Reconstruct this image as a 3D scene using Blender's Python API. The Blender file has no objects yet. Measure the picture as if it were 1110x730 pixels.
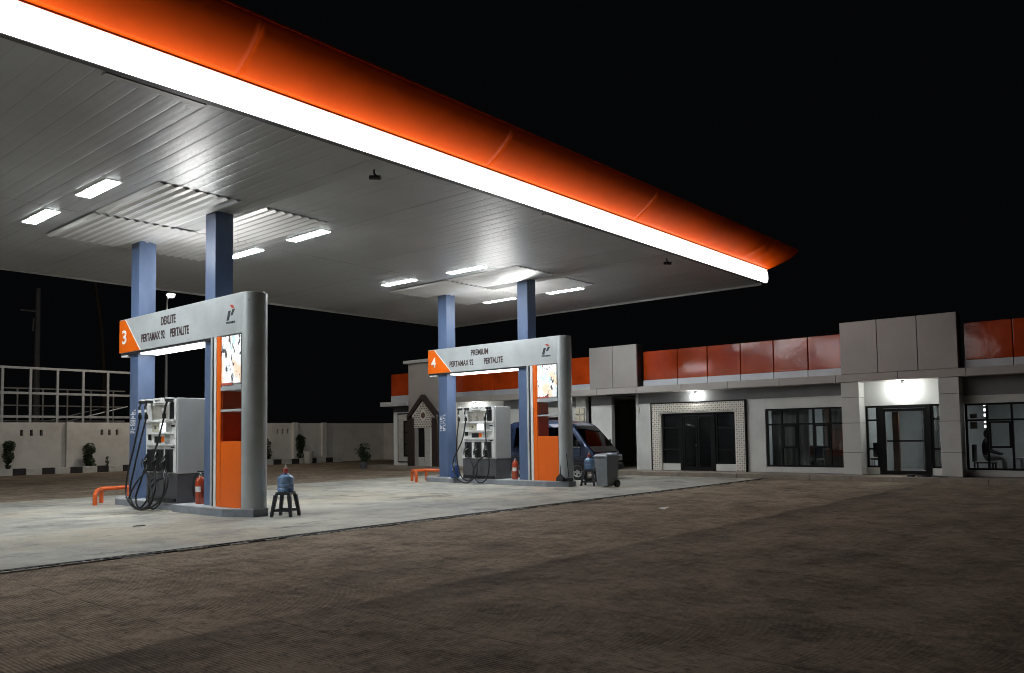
import bpy, bmesh, math, random
from mathutils import Matrix, Vector
random.seed(7)
scene = bpy.context.scene
COL = scene.collection

# ------------------------------------------------------------------ camera
cam_d = bpy.data.cameras.new('camera'); cam = bpy.data.objects.new('camera', cam_d); COL.objects.link(cam)
def cam_axes():
    f = 867.342; px, py = 554.33, 423.61
    ray = lambda x, y: Vector((x - px, py - y, -f))
    bx = ray(1302, 461.5).normalized()
    ay = ray(-455, 486); ay = (ay - bx * bx.dot(ay)).normalized()
    return Matrix((bx, ay, bx.cross(ay)))
cam.matrix_world = Matrix.Translation((0, 0, 1.5)) @ cam_axes().to_4x4()
cam_d.sensor_width = 36; cam_d.lens = 36 * 867.342 / 1110
cam_d.shift_x = 0.0006; cam_d.shift_y = 58.61 / 1110
cam_d.clip_end = 2000
scene.camera = cam

# ------------------------------------------------------------------ world: clear night sky
w = bpy.data.worlds.new('World'); scene.world = w; w.use_nodes = True
nt = w.node_tree; bg = nt.nodes['Background']
bg.inputs['Color'].default_value = (0.32, 0.35, 0.42, 1); bg.inputs['Strength'].default_value = 0.0028
scene.view_settings.view_transform = 'Standard'; scene.view_settings.look = 'None'
scene.view_settings.exposure = 0.75; scene.view_settings.gamma = 1.0
scene.cycles.use_denoising = True
scene.cycles.filter_width = 1.0
scene.cycles.max_bounces = 8; scene.cycles.diffuse_bounces = 4; scene.cycles.glossy_bounces = 4
scene.cycles.sample_clamp_indirect = 6.0
scene.cycles.caustics_reflective = False; scene.cycles.caustics_refractive = False

# ------------------------------------------------------------------ materials
MATS = {}
def new_mat(name):
    m = bpy.data.materials.new(name); m.use_nodes = True; MATS[name] = m
    return m, m.node_tree, m.node_tree.nodes['Principled BSDF']
def mat(name, col, rough=0.5, metal=0.0, var=0.12, scale=3.0, bump=0.0, bscale=40.0, rvar=0.15, col2=None, dirt=0.0, dcol=(0.05, 0.04, 0.03), coat=0.0, spec=0.5, stretch=(1, 1, 1)):
    m, t, p = new_mat(name); N = t.nodes; Lk = t.links
    tc = N.new('ShaderNodeTexCoord'); mp = N.new('ShaderNodeMapping'); mp.inputs['Scale'].default_value = stretch
    geo = N.new('ShaderNodeNewGeometry'); Lk.new(geo.outputs['Position'], mp.inputs['Vector'])
    n1 = N.new('ShaderNodeTexNoise'); n1.inputs['Scale'].default_value = scale; n1.inputs['Detail'].default_value = 6; n1.inputs['Roughness'].default_value = 0.6
    Lk.new(mp.outputs[0], n1.inputs['Vector'])
    mx = N.new('ShaderNodeMix'); mx.data_type = 'RGBA'
    c = Vector(col); a = c * (1 - var); b = Vector(col2) if col2 else c * (1 + var)
    mx.inputs[6].default_value = (*a, 1); mx.inputs[7].default_value = (*b, 1)
    cr = N.new('ShaderNodeMapRange'); cr.inputs[1].default_value = 0.35; cr.inputs[2].default_value = 0.65
    Lk.new(n1.outputs['Fac'], cr.inputs[0]); Lk.new(cr.outputs[0], mx.inputs[0])
    last = mx.outputs[2]
    if dirt > 0:
        n3 = N.new('ShaderNodeTexNoise'); n3.inputs['Scale'].default_value = scale * 0.37; n3.inputs['Detail'].default_value = 8; n3.inputs['Roughness'].default_value = 0.7
        Lk.new(mp.outputs[0], n3.inputs['Vector'])
        r3 = N.new('ShaderNodeMapRange'); r3.inputs[1].default_value = 0.5; r3.inputs[2].default_value = 0.75; r3.inputs[4].default_value = dirt
        Lk.new(n3.outputs['Fac'], r3.inputs[0])
        m3 = N.new('ShaderNodeMix'); m3.data_type = 'RGBA'; m3.inputs[7].default_value = (*dcol, 1)
        Lk.new(r3.outputs[0], m3.inputs[0]); Lk.new(last, m3.inputs[6]); last = m3.outputs[2]
    Lk.new(last, p.inputs['Base Color'])
    rr = N.new('ShaderNodeMapRange'); rr.inputs[3].default_value = max(0.02, rough - rvar); rr.inputs[4].default_value = min(1, rough + rvar)
    Lk.new(n1.outputs['Fac'], rr.inputs[0]); Lk.new(rr.outputs[0], p.inputs['Roughness'])
    p.inputs['Metallic'].default_value = metal; p.inputs['Coat Weight'].default_value = coat; p.inputs['Specular IOR Level'].default_value = spec
    if bump > 0:
        nb = N.new('ShaderNodeTexNoise'); nb.inputs['Scale'].default_value = bscale; nb.inputs['Detail'].default_value = 4
        Lk.new(mp.outputs[0], nb.inputs['Vector'])
        bp = N.new('ShaderNodeBump'); bp.inputs['Strength'].default_value = bump; bp.inputs['Distance'].default_value = 0.02
        Lk.new(nb.outputs['Fac'], bp.inputs['Height']); Lk.new(bp.outputs[0], p.inputs['Normal'])
    return m
def emit(name, col, s):
    m, t, p = new_mat(name)
    p.inputs['Base Color'].default_value = (0.8, 0.8, 0.8, 1); p.inputs['Emission Color'].default_value = (*col, 1); p.inputs['Emission Strength'].default_value = s
    return m
def glass(name, tint=(0.55, 0.6, 0.62), rough=0.0, ior=1.5):
    m = bpy.data.materials.new(name); m.use_nodes = True; MATS[name] = m; t = m.node_tree; N = t.nodes; N.remove(N['Principled BSDF'])
    tr = N.new('ShaderNodeBsdfTransparent'); tr.inputs[0].default_value = (*tint, 1)
    gl = N.new('ShaderNodeBsdfGlossy'); gl.inputs['Roughness'].default_value = rough; gl.inputs[0].default_value = (0.9, 0.93, 0.95, 1)
    fr = N.new('ShaderNodeFresnel'); fr.inputs[0].default_value = ior
    mx = N.new('ShaderNodeMixShader'); t.links.new(fr.outputs[0], mx.inputs[0]); t.links.new(tr.outputs[0], mx.inputs[1]); t.links.new(gl.outputs[0], mx.inputs[2])
    t.links.new(mx.outputs[0], N['Material Output'].inputs[0]); return m

def yard_mat():
    """grooved brown concrete yard: worn patches, dark tyre lanes with soft edges, broom grooves"""
    m, t, p = new_mat('yard'); N = t.nodes; L = t.links
    g = N.new('ShaderNodeNewGeometry'); sx = N.new('ShaderNodeSeparateXYZ'); L.new(g.outputs['Position'], sx.inputs[0])
    def noise(sc, det=6, ro=.6, stretch=None):
        n = N.new('ShaderNodeTexNoise'); n.inputs['Scale'].default_value = sc; n.inputs['Detail'].default_value = det; n.inputs['Roughness'].default_value = ro
        if stretch:
            mp = N.new('ShaderNodeMapping'); mp.inputs['Scale'].default_value = stretch; L.new(g.outputs['Position'], mp.inputs[0]); L.new(mp.outputs[0], n.inputs['Vector'])
        else: L.new(g.outputs['Position'], n.inputs['Vector'])
        return n.outputs['Fac']
    def rng(v, a, b, c=0., d=1.):
        r = N.new('ShaderNodeMapRange'); r.inputs[1].default_value = a; r.inputs[2].default_value = b; r.inputs[3].default_value = c; r.inputs[4].default_value = d; L.new(v, r.inputs[0]); return r.outputs[0]
    def math_(op, a, b):
        n = N.new('ShaderNodeMath'); n.operation = op
        for i, v in enumerate((a, b)):
            if isinstance(v, (int, float)): n.inputs[i].default_value = v
            else: L.new(v, n.inputs[i])
        return n.outputs[0]
    def mixc(f, a, b):
        n = N.new('ShaderNodeMix'); n.data_type = 'RGBA'; L.new(f, n.inputs[0])
        for i, v in ((6, a), (7, b)):
            if isinstance(v, tuple): n.inputs[i].default_value = (*v, 1)
            else: L.new(v, n.inputs[i])
        return n.outputs[2]
    # raked ribs run with y, 3 cm apart; the grooves are coloured darker
    def wave(sc, dist):
        wv = N.new('ShaderNodeTexWave'); wv.wave_type = 'BANDS'; wv.bands_direction = 'X'; wv.inputs['Scale'].default_value = sc; wv.inputs['Distortion'].default_value = dist; wv.inputs['Detail'].default_value = 2; wv.inputs['Detail Scale'].default_value = .6
        L.new(g.outputs['Position'], wv.inputs['Vector']); return wv.outputs['Fac']
    rib = wave(9.5, .5)
    base = mixc(rng(noise(.5, 8, .7), .32, .68), (.225, .178, .130), (.40, .328, .248))
    base = mixc(rng(noise(1.4, 12, .82), .46, .60, 0, .75), base, (.085, .067, .054))
    base = mixc(rng(noise(5.5, 9, .9), .52, .66, 0, .8), base, (.50, .40, .30))
    base = mixc(rng(noise(9, 9, .9, (1.5, .8, 1)), .50, .62, 0, .8), base, (.052, .040, .030))
    base = mixc(math_('MULTIPLY', rng(rib, .1, .5, .55, 0), rng(noise(.9, 6, .75), .44, .60, .0, 1)), base, (.030, .023, .018))
    base = mixc(math_('MULTIPLY', rng(rib, .75, .98, 0, .8), rng(noise(6, 5, .8), .48, .62, 0, 1)), base, (.48, .39, .29))
    # broken tool-drag joints every 0.655 m
    md = math_('FRACT', math_('DIVIDE', math_('ADD', sx.outputs['X'], .13), .655), 0)
    jn = math_('MULTIPLY', rng(md, .0, .035, 1, 0), rng(noise(.8, 4, .6), .47, .56))
    base = mixc(math_('MULTIPLY', jn, .85), base, (.022, .017, .014))
    # older, dirtier slab lane: its edge is a construction joint near y = 5.95
    edge = math_('ADD', sx.outputs['Y'], math_('MULTIPLY', math_('SUBTRACT', noise(.7, 4, .55), .5), .55))
    lane = rng(edge, 5.88, 5.98, 1, 0)
    base = mixc(math_('MULTIPLY', lane, .16), base, (.040, .031, .026))
    st = math_('MULTIPLY', math_('MULTIPLY', rng(edge, 5.2, 5.85, 0, 1), lane), rng(noise(.6, 6, .7), .38, .6, .35, 1))
    base = mixc(math_('MULTIPLY', st, .6), base, (.030, .024, .022))
    base = mixc(rng(noise(.45, 5, .6, (.5, 1, 1)), .57, .70, 0, .5), base, (.050, .042, .037))
    L.new(base, p.inputs['Base Color']); L.new(rng(noise(2.5), .3, .7, .8, .98), p.inputs['Roughness']); p.inputs['Specular IOR Level'].default_value = .08
    h = math_('ADD', math_('MULTIPLY', rib, .12), math_('MULTIPLY', noise(26, 6, .85), 1.15))
    b = N.new('ShaderNodeBump'); b.inputs['Strength'].default_value = .8; b.inputs['Distance'].default_value = .012; L.new(h, b.inputs['Height']); L.new(b.outputs[0], p.inputs['Normal'])
    return m
yard_mat()
def apron_mat():
    m, t, p = new_mat('apron'); N = t.nodes; L = t.links
    g = N.new('ShaderNodeNewGeometry')
    def noise(sc, det, ro, stretch=(1, 1, 1), off=(0, 0, 0)):
        mp = N.new('ShaderNodeMapping'); mp.inputs['Scale'].default_value = stretch; mp.inputs['Location'].default_value = off; L.new(g.outputs['Position'], mp.inputs[0])
        n = N.new('ShaderNodeTexNoise'); n.inputs['Scale'].default_value = sc; n.inputs['Detail'].default_value = det; n.inputs['Roughness'].default_value = ro; L.new(mp.outputs[0], n.inputs['Vector']); return n.outputs['Fac']
    def rng(v, a, b, c=0., d=1.):
        r = N.new('ShaderNodeMapRange'); r.inputs[1].default_value = a; r.inputs[2].default_value = b; r.inputs[3].default_value = c; r.inputs[4].default_value = d; L.new(v, r.inputs[0]); return r.outputs[0]
    def mixc(f, a, b):
        n = N.new('ShaderNodeMix'); n.data_type = 'RGBA'; L.new(f, n.inputs[0])
        for i, v in ((6, a), (7, b)):
            if isinstance(v, tuple): n.inputs[i].default_value = (*v, 1)
            else: L.new(v, n.inputs[i])
        return n.outputs[2]
    c = mixc(rng(noise(.38, 8, .65), .36, .64), (.225, .230, .218), (.45, .435, .375))
    c = mixc(rng(noise(.30, 4, .55, (1, 1, 1), (5, 2, 0)), .50, .64, 0, .55), c, (.44, .375, .265))
    c = mixc(rng(noise(.75, 12, .78, (1, 1, 1), (3, 1, 0)), .50, .64, 0, .7), c, (.15, .155, .157))
    c = mixc(rng(noise(2.6, 10, .85, (1, 1, 1), (1, 7, 0)), .50, .64, 0, .55), c, (.52, .50, .44))
    c = mixc(rng(noise(5, 10, .88, (1, 1, 1), (2, 8, 0)), .55, .68, 0, .45), c, (.13, .128, .12))
    c = mixc(rng(noise(.55, 9, .75, (.7, 1, 1), (11.3, 4, 0)), .555, .64, 0, .8), c, (.075, .080, .088))
    L.new(c, p.inputs['Base Color']); L.new(rng(noise(1.7, 5, .6), .3, .7, .45, .8), p.inputs['Roughness']); p.inputs['Specular IOR Level'].default_value = .22
    b = N.new('ShaderNodeBump'); b.inputs['Strength'].default_value = .3; b.inputs['Distance'].default_value = .01; L.new(noise(45, 5, .7), b.inputs['Height']); L.new(b.outputs[0], p.inputs['Normal'])
apron_mat()

mat('orange_paint', (.80, .088, .002), .55, var=.08, scale=.8, dirt=.2, dcol=(.40, .06, .01), rvar=.12, spec=.05)
mat('red_panel', (.44, .052, .007), .12, var=.22, scale=.9, rvar=.06, bump=.5, bscale=1.1, spec=.5)
mat('orange_panel', (.80, .135, .006), .40, var=.05, scale=2, rvar=.1)
mat('silver_paint', (.50, .535, .545), .36, metal=.25, var=.09, scale=1.6, rvar=.12, dirt=.22, dcol=(.3, .3, .3))
mat('cab_silver', (.47, .485, .48), .40, metal=.3, var=.06, scale=1.5, rvar=.1, dirt=.15, dcol=(.25, .25, .24), stretch=(1, 1, .4))
mat('blue_paint', (.088, .132, .235), .36, var=.14, scale=2.0, rvar=.15, dirt=.40, dcol=(.20, .24, .34), stretch=(1, 1, .35))
mat('ceiling_metal', (.345, .362, .37), .40, metal=.35, var=.09, scale=.7, rvar=.10, dirt=.2, dcol=(.32, .31, .30))
mat('deck_metal', (.58, .585, .58), .34, metal=.35, var=.08, scale=1.2, rvar=.1)
mat('trim_metal', (.42, .42, .41), .40, metal=.4, var=.1, scale=2)
mat('dark_trim', (.035, .037, .04), .45, var=.15)
mat('roof_sheet', (.10, .10, .10), .6, var=.15)
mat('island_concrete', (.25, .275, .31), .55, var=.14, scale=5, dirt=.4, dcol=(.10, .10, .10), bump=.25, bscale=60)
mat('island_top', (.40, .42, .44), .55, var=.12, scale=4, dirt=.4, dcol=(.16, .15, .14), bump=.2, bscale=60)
mat('charcoal', (.085, .09, .10), .45, var=.15, scale=4, dirt=.3, dcol=(.13, .13, .13))
mat('black_rubber', (.012, .012, .013), .42, var=.3, scale=9)
mat('black_plastic', (.018, .019, .022), .38, var=.2, scale=8)
mat('mirror_panel', (.50, .48, .43), .30, metal=.5, var=.1, scale=3)
mat('beige_plastic', (.52, .50, .40), .45, var=.08, scale=10)
mat('white_plastic', (.72, .73, .72), .4, var=.06, scale=6)
mat('white_letter', (.85, .85, .84), .5, var=.03)
mat('dark_letter', (.05, .03, .03), .5, var=.1)
mat('logo_dark', (.02, .028, .04), .5, var=.1)
mat('logo_red', (.50, .06, .03), .5, var=.1)
mat('orange_rail', (.60, .10, .015), .40, var=.12, scale=6, dirt=.3, dcol=(.25, .06, .02))
mat('red_bottle', (.42, .055, .014), .32, var=.1, scale=8, coat=.3)
mat('steel', (.45, .45, .45), .32, metal=.9, var=.1)
mat('galv_steel', (.42, .42, .42), .5, metal=.3, var=.15, scale=5)
mat('wall_grey', (.62, .625, .60), .7, var=.07, scale=1.2, dirt=.25, dcol=(.24, .235, .22), bump=.1, bscale=50)
mat('wall_white', (.74, .76, .745), .65, var=.05, scale=1.2, dirt=.15, dcol=(.45, .45, .43), bump=.08, bscale=50)
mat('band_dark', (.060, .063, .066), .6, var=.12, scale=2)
mat('eave_shade_grey', (.20, .205, .21), .7, var=.08, scale=2)  # wall strip below the beam, with the eave's shade painted into its colour
mat('clad_taupe', (.35, .325, .305), .42, metal=.25, var=.06, scale=.9, dirt=.15, dcol=(.2, .18, .17), rvar=.08)
mat('clad_strip', (.56, .58, .60), .42, metal=.25, var=.06, scale=1.5, dirt=.2, dcol=(.35, .35, .35))
mat('beam_taupe', (.40, .37, .345), .5, metal=.15, var=.07, scale=1.3, dirt=.2, dcol=(.25, .23, .2))
mat('black_frame', (.008, .0085, .009), .6, var=.1, spec=.15)
mat('ornament', (.70, .665, .60), .6, var=.06, scale=6)
mat('ornament_hole', (.17, .15, .125), .8, var=.1)
mat('brown_post', (.030, .020, .017), .5, var=.2, scale=5)
mat('brick_white', (.55, .54, .50), .7, var=.1, scale=6)
mat('step_tile', (.30, .255, .21), .55, var=.15, scale=3, dirt=.5, dcol=(.12, .10, .085), bump=.15, bscale=40)
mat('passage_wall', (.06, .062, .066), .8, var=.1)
mat('perimeter', (.70, .67, .62), .8, var=.08, scale=1.0, dirt=.45, dcol=(.30, .26, .22), bump=.2, bscale=30)
mat('kerb_black', (.022, .021, .02), .7, var=.2, scale=4)
mat('kerb_white', (.55, .54, .50), .65, var=.1, scale=4, dirt=.5, dcol=(.28, .25, .2))
mat('soil', (.045, .034, .025), .95, var=.3, scale=6, bump=.5, bscale=20)
mat('leaf', (.022, .040, .014), .55, var=.4, scale=9)
mat('bark', (.07, .05, .035), .8, var=.2, scale=9)
mat('concrete_pole', (.22, .21, .20), .8, var=.12, scale=3)
mat('van_blue', (.032, .055, .120), .25, metal=.35, var=.05, scale=2, coat=1.0, rvar=.06, dirt=.15, dcol=(.06, .06, .07))
mat('tyre', (.014, .014, .014), .8, var=.2)
mat('rim', (.42, .43, .44), .3, metal=.8, var=.1)
mat('van_black', (.016, .017, .019), .45, var=.2)
mat('headlamp', (.62, .66, .70), .12, metal=.3, var=.05, coat=1.0)
mat('chrome', (.6, .62, .64), .15, metal=1.0, var=.05)
mat('bin_grey', (.155, .175, .195), .42, var=.08, scale=5, dirt=.25, dcol=(.1, .1, .1))
mat('stool_plastic', (.016, .019, .028), .38, var=.15)
mat('blue_cap', (.03, .07, .22), .4, var=.1)
mat('red_label', (.62, .12, .09), .5, var=.1)
mat('interior_wall', (.40, .42, .43), .8, var=.06)
mat('interior_floor', (.32, .32, .31), .4, var=.1)
mat('curtain', (.36, .37, .36), .9, var=.1, scale=4, stretch=(8, 8, .4))
mat('sofa', (.018, .018, .02), .6, var=.2)
mat('wood_brown', (.12, .06, .035), .5, var=.2)
mat('cloth_light', (.42, .42, .43), .9, var=.08)
mat('cloth_dark', (.05, .05, .06), .9, var=.1)
mat('skin', (.30, .18, .12), .6, var=.05)
mat('hair', (.012, .010, .010), .5, var=.1)
mat('paper', (.75, .74, .70), .8, var=.05)
mat('grate', (.014, .014, .014), .6, metal=.2, var=.2)
mat('kerb_edge', (.36, .34, .30), .7, var=.2, scale=4)
mat('broom_fibre', (.02, .02, .022), .8, var=.2)
mat('reveal_red', (.30, .035, .006), .5, var=.08)
mat('sign_paper', (.62, .58, .46), .8, var=.05)
glass('window_glass', (.78, .80, .80), ior=1.3); glass('door_glass', (.50, .51, .52), ior=1.3); glass('van_glass', (.03, .033, .036), ior=1.22)
mat('bottle_plastic', (.24, .40, .66), .16, var=.15, scale=12, coat=.6)
MATS['bottle_plastic'].node_tree.nodes['Principled BSDF'].inputs['Transmission Weight'].default_value = .35
emit('light_band', (1.0, .985, .96), 4.2)
mat('lip_plastic', (.55, .20, .12), .5, var=.1, scale=1)
emit('uplight_glow', (1.0, .985, .96), 110)
emit('fixture_glow', (.95, .985, 1.0), 84)
emit('tube_glow', (1.0, .98, .95), 4.5)
emit('lcd_glow', (.85, .92, 1.0), 1.7)
emit('wall_lamp_glow', (.98, 1.0, .96), 170)
emit('warm_lamp_glow', (1.0, .90, .76), 430)
emit('string_light', (.95, .98, 1.0), 2.2)
emit('room_glow', (.97, 1.0, .98), 42)
def poster_mat():
    m, t, p = new_mat('poster'); N = t.nodes; L = t.links
    g = N.new('ShaderNodeNewGeometry')
    def layer(prev, sc, lo, hi, colr, off, det=5):
        mp = N.new('ShaderNodeMapping'); mp.inputs['Location'].default_value = off; mp.inputs['Scale'].default_value = (1, 1.4, .8); L.new(g.outputs['Position'], mp.inputs[0])
        n = N.new('ShaderNodeTexNoise'); n.inputs['Scale'].default_value = sc; n.inputs['Detail'].default_value = det; L.new(mp.outputs[0], n.inputs['Vector'])
        r = N.new('ShaderNodeMapRange'); r.inputs[1].default_value = lo; r.inputs[2].default_value = hi; L.new(n.outputs['Fac'], r.inputs[0])
        x = N.new('ShaderNodeMix'); x.data_type = 'RGBA'; L.new(r.outputs[0], x.inputs[0])
        if isinstance(prev, tuple): x.inputs[6].default_value = (*prev, 1)
        else: L.new(prev, x.inputs[6])
        x.inputs[7].default_value = (*colr, 1); return x.outputs[2]
    c = layer((.95, .97, .96), 2.2, .50, .62, (.90, .66, .50), (2, 5, 1), 2)
    c = layer(c, 5, .56, .62, (.50, .68, .70), (7, 1, 3), 3)
    c = layer(c, 6, .585, .61, (.06, .06, .07), (1, 2.3, 4), 6)
    L.new(c, p.inputs['Base Color']); L.new(c, p.inputs['Emission Color']); p.inputs['Emission Strength'].default_value = .30
poster_mat()

# ------------------------------------------------------------------ mesh helpers
class MB:
    def __init__(s): s.v = []; s.f = []; s.sm = []
    def add(s, vs, fs, smooth=False):
        o = len(s.v); s.v += [tuple(v) for v in vs]; s.f += [tuple(i + o for i in f) for f in fs]; s.sm += [smooth] * len(fs); return s
    def box(s, x0, x1, y0, y1, z0, z1):
        if x0 > x1: x0, x1 = x1, x0
        if y0 > y1: y0, y1 = y1, y0
        if z0 > z1: z0, z1 = z1, z0
        return s.add([(x0, y0, z0), (x1, y0, z0), (x1, y1, z0), (x0, y1, z0), (x0, y0, z1), (x1, y0, z1), (x1, y1, z1), (x0, y1, z1)],
                     [(0, 3, 2, 1), (4, 5, 6, 7), (0, 1, 5, 4), (1, 2, 6, 5), (2, 3, 7, 6), (3, 0, 4, 7)])
    def prism(s, poly, a0, a1, axis='z', smooth=False):
        def P(p, a):
            if axis == 'z': return (p[0], p[1], a)
            if axis == 'x': return (a, p[0], p[1])
            return (p[0], a, p[1])
        n = len(poly); vs = [P(p, a0) for p in poly] + [P(p, a1) for p in poly]
        s.add(vs, [tuple(range(n)), tuple(range(2 * n - 1, n - 1, -1))])
        s.add(vs, [(i, i + n, (i + 1) % n + n, (i + 1) % n) for i in range(n)], smooth); return s
    def rings(s, rings, cap=True, closed=True, smooth=True):
        n = len(rings[0]); vs = [p for r in rings for p in r]; fs = []
        for k in range(len(rings) - 1):
            for i in range(n if closed else n - 1):
                j = (i + 1) % n; fs.append((k * n + i, k * n + j, (k + 1) * n + j, (k + 1) * n + i))
        s.add(vs, fs, smooth)
        if cap:
            s.add(rings[0], [tuple(range(n - 1, -1, -1))]); s.add(rings[-1], [tuple(range(n))])
        return s
    def tube(s, pts, r, n=8, cap=True):
        pts = [Vector(p) for p in pts]; rs = r if isinstance(r, (list, tuple)) else [r] * len(pts); rings = []
        ref = Vector((0, 0, 1)); t0 = (pts[1] - pts[0]).normalized()
        if abs(t0.dot(ref)) > .9: ref = Vector((1, 0, 0))
        u = t0.cross(ref).normalized()
        for i, p in enumerate(pts):
            t = (pts[min(i + 1, len(pts) - 1)] - pts[max(i - 1, 0)]).normalized()
            u = (u - t * t.dot(u)).normalized(); v = t.cross(u)
            rings.append([p + (u * math.cos(a) + v * math.sin(a)) * rs[i] for a in (2 * math.pi * k / n for k in range(n))])
        return s.rings(rings, cap)
    def lathe(s, c, prof, n=20):
        return s.rings([[(c[0] + r * math.cos(2 * math.pi * k / n), c[1] + r * math.sin(2 * math.pi * k / n), c[2] + z) for k in range(n)] for r, z in prof])
    def build(s, name, m, parent=None, bevel=0, loc=None):
        me = bpy.data.meshes.new(name); me.from_pydata(s.v, [], s.f)
        bm = bmesh.new(); bm.from_mesh(me); bmesh.ops.remove_doubles(bm, verts=bm.verts, dist=1e-5); bmesh.ops.recalc_face_normals(bm, faces=bm.faces); bm.to_mesh(me); bm.free()
        if any(s.sm):
            me.polygons.foreach_set('use_smooth', [True] * len(me.polygons)); me.set_sharp_from_angle(angle=math.radians(38))
        me.materials.append(MATS[m] if isinstance(m, str) else m)
        o = bpy.data.objects.new(name, me); COL.objects.link(o)
        if parent: o.parent = parent
        if loc: o.location = loc
        if bevel:
            b = o.modifiers.new('bevel', 'BEVEL'); b.width = bevel; b.segments = 2; b.limit_method = 'ANGLE'; b.angle_limit = math.radians(40)
        return o
def B(name, m, x0, x1, y0, y1, z0, z1, parent=None, bevel=0):
    return MB().box(x0, x1, y0, y1, z0, z1).build(name, m, parent, bevel)
def tag(o, label, cat, group=None):
    o['label'] = label; o['category'] = cat
    if group: o['group'] = group
    return o
def thing(name, label, cat, loc=(0, 0, 0), group=None):
    o = bpy.data.objects.new(name, None); COL.objects.link(o); o.empty_display_size = .2; o.location = loc
    return tag(o, label, cat, group)
def struct(o): o['kind'] = 'structure'; return o
def smooth_path(pts, k=8):
    pts = [Vector(p) for p in pts]; P = [2 * pts[0] - pts[1]] + pts + [2 * pts[-1] - pts[-2]]; out = []
    for i in range(1, len(P) - 2):
        for j in range(k):
            t = j / k; a, b, c, d = P[i - 1], P[i], P[i + 1], P[i + 2]
            out.append(.5 * ((2 * b) + (-a + c) * t + (2 * a - 5 * b + 4 * c - d) * t * t + (-a + 3 * b - 3 * c + d) * t ** 3))
    out.append(pts[-1]); return out
def text_on(name, s, m, parent, x, y, z, h, wd=None, depth=.004, bold=0.0, frame='-x'):
    """flat lettering on a face; (y, z) is its centre"""
    cu = bpy.data.curves.new(name, 'FONT'); cu.body = s; cu.size = 1; cu.extrude = .01; cu.offset = bold; cu.align_x = 'CENTER'; cu.align_y = 'CENTER'
    ob = bpy.data.objects.new(name, cu); COL.objects.link(ob); bpy.context.view_layer.update()
    me = bpy.data.meshes.new_from_object(ob.evaluated_get(bpy.context.evaluated_depsgraph_get())); bpy.data.objects.remove(ob)
    xs = [v.co.x for v in me.vertices]; ys = [v.co.y for v in me.vertices]
    cx, cy = (min(xs) + max(xs)) / 2, (min(ys) + max(ys)) / 2; sy = h / (max(ys) - min(ys)); sx = wd / (max(xs) - min(xs)) if wd else sy
    for v in me.vertices:
        a, b, c = (v.co.x - cx) * sx, (v.co.y - cy) * sy, v.co.z / .01 * depth
        v.co = (x - c - depth, y - a, z + b)
    me.materials.clear(); me.materials.append(MATS[m]); o = bpy.data.objects.new(name, me); COL.objects.link(o); o.parent = parent; return o
def copies(o, parent, places):
    for loc in places:
        c = o.copy(); COL.objects.link(c); c.location = loc; c.parent = parent

# ================================================================== GROUND
struct(MB().add([(-300, -300, -.004), (300, -300, -.004), (300, 300, -.004), (-300, 300, -.004)], [(0, 1, 2, 3)]).build('yard_pavement', 'yard'))
struct(B('apron', 'apron', -9, 24.6, 10.72, 22.6, -.05, .006))
B('joint_line', 'grate', -9, 24.6, 22.6, 22.66, -.05, .005, None)
jl = bpy.data.objects['joint_line']; struct(jl)
# slotted drain along the apron's near edge
dr = thing('drain_channel', 'black slotted drain grating along the near edge of the pale apron', 'drain', (0, 10.6, 0))
B('drain_rim', 'grate', -9, 25.0, .085, .12, -.05, .010, dr); 
x_ = -9.0
while x_ < 24.8:
    l_ = random.uniform(.18, .55); B('rim_piece', 'kerb_edge', x_, x_ + l_, -.125, -.092, -.05, random.uniform(.004, .02), dr); x_ += l_ + random.uniform(.10, .4)
g0 = MB()
g0.box(0, .97, -.085, -.065, -.03, .006); g0.box(0, .97, .065, .085, -.03, .006)
for k in range(9): g0.box(.02 + k * .11, .055 + k * .11, -.065, .065, -.03, .004)
seg = g0.build('grate_segment', 'grate', dr); seg.location = (-8.9, 0, 0)
copies(seg, dr, [(-8.9 + k, 0, random.uniform(-.004, .006)) for k in range(1, 34)])
B('drain_bed', 'kerb_black', -9, 25.0, -.085, .085, -.12, -.045, dr)
# litter
tag(MB().add([(13.9, 8.05, .004), (14.25, 8.12, .03), (14.2, 8.28, .012), (13.95, 8.22, .02)], [(0, 1, 2, 3)]).build('paper_scrap', 'paper'), 'scrap of white paper lying on the brown yard', 'litter')
tag(MB().prism([(6.3, 14.12), (6.45, 14.05), (6.52, 14.12), (6.4, 14.17)], .007, .02).build('fallen_leaf', 'bark'), 'small dark leaf lying on the pale apron', 'litter')

# ================================================================== CANOPY
CX0, CX1, CY0, CY1, CZ = -7.0, 24.35, 10.3, 24.3, 6.2
can = thing('canopy', 'large flat fuel station canopy with orange flared fascia and glowing white edge', 'canopy', (8.5, 17.3, 6.2))
def cadd(o): o.parent = can; o.matrix_parent_inverse = Matrix.Translation((-8.5, -17.3, -6.2)); return o
cadd(B('roof_deck', 'roof_sheet', CX0, CX1, CY0 + .02, CY1, CZ + .06, CZ + .8))
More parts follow.
